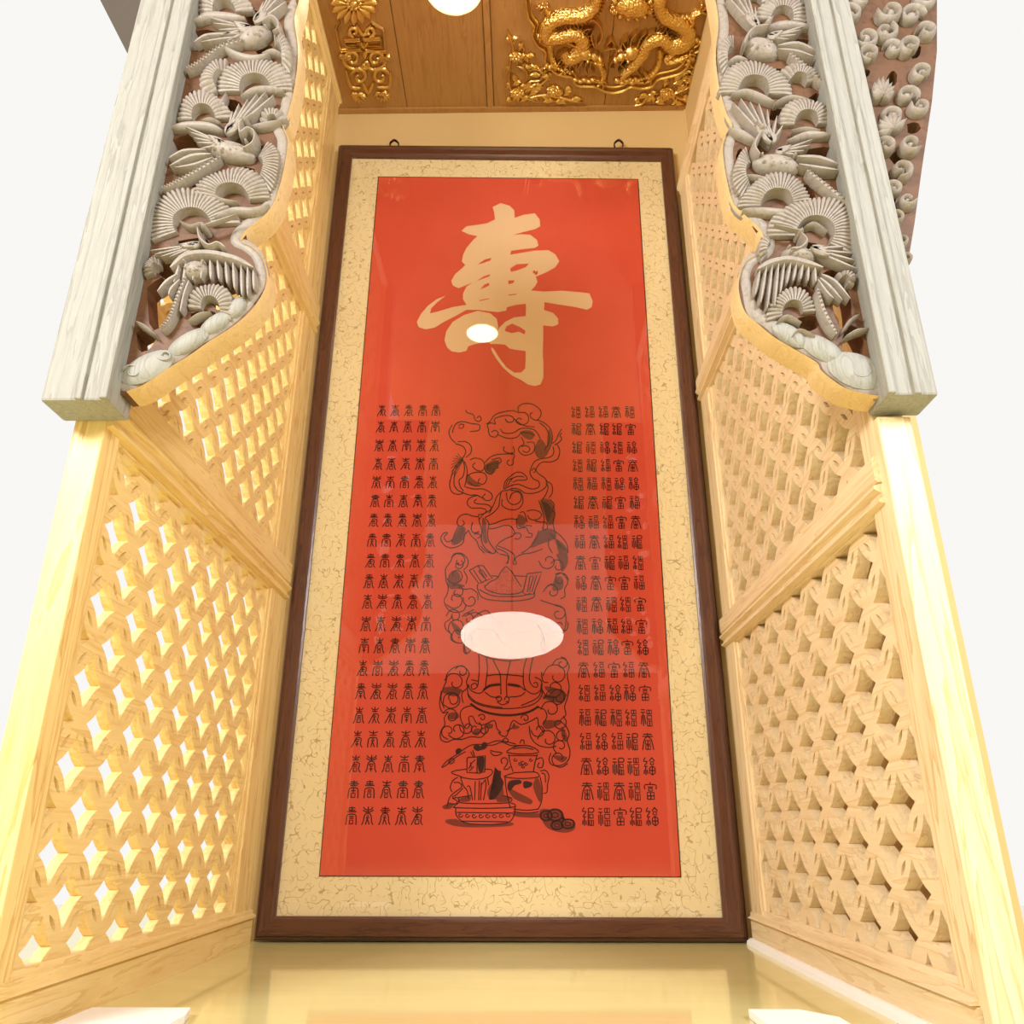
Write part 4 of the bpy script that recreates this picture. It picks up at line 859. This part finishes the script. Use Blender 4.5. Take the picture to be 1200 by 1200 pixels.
def dragon(name_pts, wds, fins, head, hdir, horns, whisk, legs, extra):
    d = one('dragon', med, M['scales'], lambda bm: rib(bm, CM, c4(name_pts), [w_/4 for w_ in wds], .001, .034, 5, segs=6))
    def fn(bm):
        q = catmull(c4(name_pts), 6); ww = catmull([(w_, 0) for w_ in wds], 6)
        for i in range(1, len(q)-1, 1):
            dx, dy = q[i+1][0]-q[i-1][0], q[i+1][1]-q[i-1][1]; l_ = math.hypot(dx, dy) or 1; nx, ny = -dy/l_*fins, dx/l_*fins; w_ = ww[i][0]/8
            b = (q[i][0]+nx*w_*.8, q[i][1]+ny*w_*.8); t = (q[i][0]+nx*(w_+4)-dx/l_*2, q[i][1]+ny*(w_+4)-dy/l_*2)
            rib(bm, CM, [b, ((b[0]+t[0])/2, (b[1]+t[1])/2), t], [2.6, 2.2, .8], .004, .018, 1)
    one('fin', d, G, fn)
    hx, hy = 560+head[0]/4, head[1]/4
    def hd(bm):
        dome(bm, CM, hx, hy, 11, 8, math.radians(hdir), .006, .040, 16, 5)
        ux, uy = math.cos(math.radians(hdir)), math.sin(math.radians(hdir))
        dome(bm, CM, hx+12*ux, hy+12*uy, 8, 5, math.radians(hdir), .004, .034, 12, 4)
        dome(bm, CM, hx+19*ux, hy+19*uy, 4, 4, 0, .006, .038, 10, 3)
        rib(bm, CM, [(hx+4*ux-6*uy, hy+4*uy+6*ux), (hx+13*ux-7*uy, hy+13*uy+7*ux), (hx+19*ux-5*uy, hy+19*uy+5*ux)], 3.5, .004, .022, 3)
        for s in (1, -1): dome(bm, CM, hx+5*ux-s*4*uy, hy+5*uy+s*4*ux, 2.4, 2.2, 0, .03, .044, 8, 3)
    one('head', d, G, hd)
    def mn(bm):
        for p in horns+whisk: rib(bm, CM, c4(p), [4]+[3]*(len(p)-2)+[1.4], .002, .026, 4)
    one('mane', d, G, mn)
    for p, claws in legs:
        def lg(bm):
            rib(bm, CM, c4(p), [9]+[7]*(len(p)-2)+[4.5], .001, .026, 4, segs=4)
            ex, ey = p[-1]
            for a in claws: rib(bm, CM, c4([(ex, ey), (ex+20*math.cos(math.radians(a)), ey+20*math.sin(math.radians(a))), (ex+38*math.cos(math.radians(a+18)), ey+38*math.sin(math.radians(a+18)))]), [4, 3.2, 1], .002, .022, 3)
        one('leg', d, M['scales'], lg)
dragon([(560,-60),(548,15),(490,62),(400,68),(330,100),(322,160),(380,165),(450,150),(492,185),(470,240),(420,262),(400,220)], [40,52,60,62,62,66,64,66,70,70,58,40], -1, (500,232), 18,
       [[(480,215),(420,180),(380,190)], [(470,235),(410,240),(370,290)], [(480,250),(430,290),(440,320)], [(495,260),(470,300),(480,335)], [(510,262),(500,300),(515,330)], [(530,262),(525,300),(548,320)], [(490,205),(470,160),(500,120),(540,110)]],
       [[(590,215),(640,205),(645,240),(615,290),(640,295)], [(560,190),(580,150),(570,100),(535,70),(520,90)], [(600,190),(625,170),(640,185)], [(545,200),(530,150),(545,110)]],
       [([(540,270),(570,290),(590,335),(580,365)], (20,70,120,170)), ([(345,170),(340,230),(360,290),(400,310)], (0,60,120,-50)), ([(330,60),(320,30),(310,10)], (20,60,100,150))], 0)
dragon([(880,-60),(850,10),(880,70),(950,105),(985,140),(968,190),(910,205),(860,170),(800,190),(770,240),(735,285),(690,325),(668,345)], [50,58,66,72,76,76,72,66,64,60,52,38,22], 1, (715,232), -200,
       [[(745,225),(790,150),(830,130)], [(740,215),(760,160),(790,130)], [(720,215),(715,170),(745,130)], [(700,215),(680,180),(700,150)], [(860,140),(890,150),(880,120)], [(760,250),(740,300),(760,330)], [(735,255),(700,290),(690,300)]],
       [[(680,230),(670,190),(700,160)], [(690,250),(668,280),(690,300)]],
       [([(850,210),(850,270),(830,320),(800,345)], (60,110,160,210)), ([(930,215),(900,250),(880,275),(930,270),(985,240)], (-60,-10,40)), ([(1000,110),(1010,60),(1040,40)], (-90,-40,10))], 0)
for cx, cy, rx, ry in ((500,365,45,15),(700,370,50,18),(740,360,30,14),(1025,180,38,22),(980,70,24,18),(350,300,30,20),(970,265,40,18),(300,165,20,24),(640,40,20,16),(420,325,26,14)):
    def clouds(bm):
        for i in range(5): dome(bm, CM, 560+(cx+(i-2)*rx*.45)/4, (cy+(i % 2)*ry*.5)/4, rx*.42/4, ry*.7/4, 0, .001, .018, 10, 3)
    one('cloud', med, G, clouds)
def corner(label, vines, flowers, leaves):
    rl = random.Random(len(label)); side = 1 if flowers[0][0] < 500 else -1
    for _ in range(26):
        a_, b_ = rl.random(), rl.random()
        if a_+b_ > 1: a_, b_ = 1-a_, 1-b_
        x_ = 145+a_*330 if side == 1 else 1050-a_*300
        leaves = leaves+[(x_, 470-b_*(330 if side == 1 else 210), rl.random()*360, 34+rl.random()*22)]
    t = thing('gilded_corner_flower', label, 'carving', tuple(at(*c4([flowers[0]])[0], 2, ZC)))
    for v in vines: one('vine', t, G, lambda bm: rib(bm, CM, c4(v), [3.2]*(len(v)-1)+[1.2], .001, .011, 4))
    for fx, fy in flowers:
        def f(bm):
            for ring_, n, r0, r1 in ((0, 9, 12, 36), (1, 7, 6, 22)):
                for i in range(n):
                    a = 2*PI*(i+.4*ring_)/n; rib(bm, CM, c4([(fx+r0*math.cos(a), fy+r0*.8*math.sin(a)), (fx+(r0+r1)/2*math.cos(a), fy+(r0+r1)*.4*math.sin(a)), (fx+r1*math.cos(a), fy+r1*.85*math.sin(a))]), [3, 5.5, 2.6], .002+.006*ring_, .013+.006*ring_, 3)
            dome(bm, CM, 560+fx/4, fy/4, 2.8, 2.3, 0, .01, .023, 8, 3)
        one('flower', t, G, f)
    for x, y, a, l_ in leaves:
        def lf(bm):
            nonlocal a
            a = math.radians(a); ca, sa = math.cos(a), math.sin(a)
            rib(bm, CM, c4([(x, y), (x+l_*.5*ca, y+l_*.5*sa), (x+l_*ca, y+l_*sa)]), [1.6, 6.5, 1], .001, .012, 4)
            rib(bm, CM, c4([(x+l_*.2*ca, y+l_*.2*sa), (x+l_*.5*ca-l_*.3*sa, y+l_*.5*sa+l_*.3*ca)]), [2.4, 1], .001, .010, 1)
            rib(bm, CM, c4([(x+l_*.2*ca, y+l_*.2*sa), (x+l_*.5*ca+l_*.3*sa, y+l_*.5*sa-l_*.3*ca)]), [2.4, 1], .001, .010, 1)
        one('leaf', t, G, lf)
corner('gilded corner spray of flowers and leaves at the left below the dragon medallion', [[(190,470),(150,400),(150,300),(165,220),(150,170),(138,132)], [(200,440),(240,380),(290,370),(300,330),(250,320),(240,350)], [(180,300),(230,330),(220,380)], [(210,460),(300,440),(380,450),(440,465),(490,472)], [(190,200),(215,220),(205,250)], [(240,400),(280,400),(330,360),(350,330)]],
       [(185,432), (355,420), (180,262)], [(150,190,-30,50),(150,190,230,30),(190,230,-60,50),(225,260,-10,45),(160,340,60,50),(150,380,120,30),(290,340,-50,45),(250,390,10,60),(300,440,30,45),(400,440,-30,50),(430,465,-10,60),(250,460,10,40),(160,465,190,30),(210,300,20,60),(390,460,40,30)])
corner('gilded corner spray of flowers and leaves at the right below the dragon medallion', [[(735,488),(770,480),(800,440),(850,430)], [(860,470),(930,430),(990,400),(1010,350),(1060,350)], [(1010,350),(960,330),(940,360)], [(1010,360),(1030,400),(1060,400)], [(1000,340),(1020,300),(1050,270)], [(920,440),(960,460),(1000,440),(1010,400)], [(1015,345),(985,380),(960,375)]],
       [(885,430), (1020,462)], [(800,450,-40,50),(830,470,10,50),(870,400,-60,45),(930,420,-40,55),(960,460,20,50),(1030,290,-60,45),(1010,310,200,50),(1050,330,0,40),(950,350,150,40),(1050,440,-30,40),(905,480,0,60),(760,470,-160,30),(985,400,40,50)])

# ================================================================== LAMPS, CARDS
pt = thing('hanging_lamp', 'round white lamp hanging on a thin rod below the gilded ceiling', 'lamp', (-.17, 1.42, ZC))
lx, ly, lz, lr = -.168, 1.40, OFF+2.005, .066
bm = new(); bmesh.ops.create_cone(bm, cap_ends=True, segments=12, radius1=.005, radius2=.005, depth=ZC-lz-.03, matrix=Matrix.Translation((lx, ly, (ZC+lz+.03)/2))); mk('rod', bm, M['lamp_ring'], pt)
bm = new(); bmesh.ops.create_cone(bm, cap_ends=True, segments=40, radius1=lr*1.14, radius2=lr*.8, depth=.035, matrix=Matrix.Translation((lx, ly, lz+.0185))); mk('lamp_housing', bm, M['lamp_ring'], pt)
bm = new(); bmesh.ops.create_uvsphere(bm, u_segments=40, v_segments=12, radius=lr)
for v in bm.verts: v.co = Vector((lx+v.co.x, ly+v.co.y, lz+(v.co.z*.16 if v.co.z < 0 else v.co.z*.01)))
mk('lamp_cover', bm, M['lamp'], pt, True)
# a big drum pendant in the shop behind the viewer; the picture glass mirrors it
d_ = ray(600, 745); yy = 2*(YP+.007)+.55; t_ = yy/d_.y; px_, pz_ = d_.x*t_, OFF+d_.z*t_
pd = thing('pendant_lamp', 'broad white rounded pendant lamp in the shop in front of the alcove', 'lamp', (px_, -.55, pz_))
bm = new(); bmesh.ops.create_uvsphere(bm, u_segments=48, v_segments=20, radius=1, matrix=Matrix.Translation((px_, -.55, pz_)) @ Matrix.Diagonal((.32, .32, .13, 1))); mk('lamp_shade', bm, M['lamp2'], pd, True)
bm = new(); bmesh.ops.create_cone(bm, cap_ends=True, segments=10, radius1=.006, radius2=.006, depth=1.6, matrix=Matrix.Translation((px_, -.55, pz_+.9))); mk('cord', bm, M['hook'], pd)
def card(label, pts):
    bm = new(); f = [bm.verts.new((x, y, .012)) for x, y in pts]; g_ = [bm.verts.new((x, y, .001)) for x, y in pts]
    bm.faces.new(f); bm.faces.new(g_[::-1]); n = len(pts)
    for i in range(n): bm.faces.new((f[i], f[(i+1) % n], g_[(i+1) % n], g_[i]))
    tag(mk('display_card', bm, M['card']), label, 'card')
card('white card lying on the floor by the foot of the left screen', [(-.635, 1.35), (-.49, 1.35), (-.478, 1.30), (-.478, 1.17), (-.635, 1.17)])
card('white card lying on the floor near the right screen', [(.327, 1.35), (.40, 1.35), (.44, 1.30), (.44, 1.17), (.327, 1.17)])
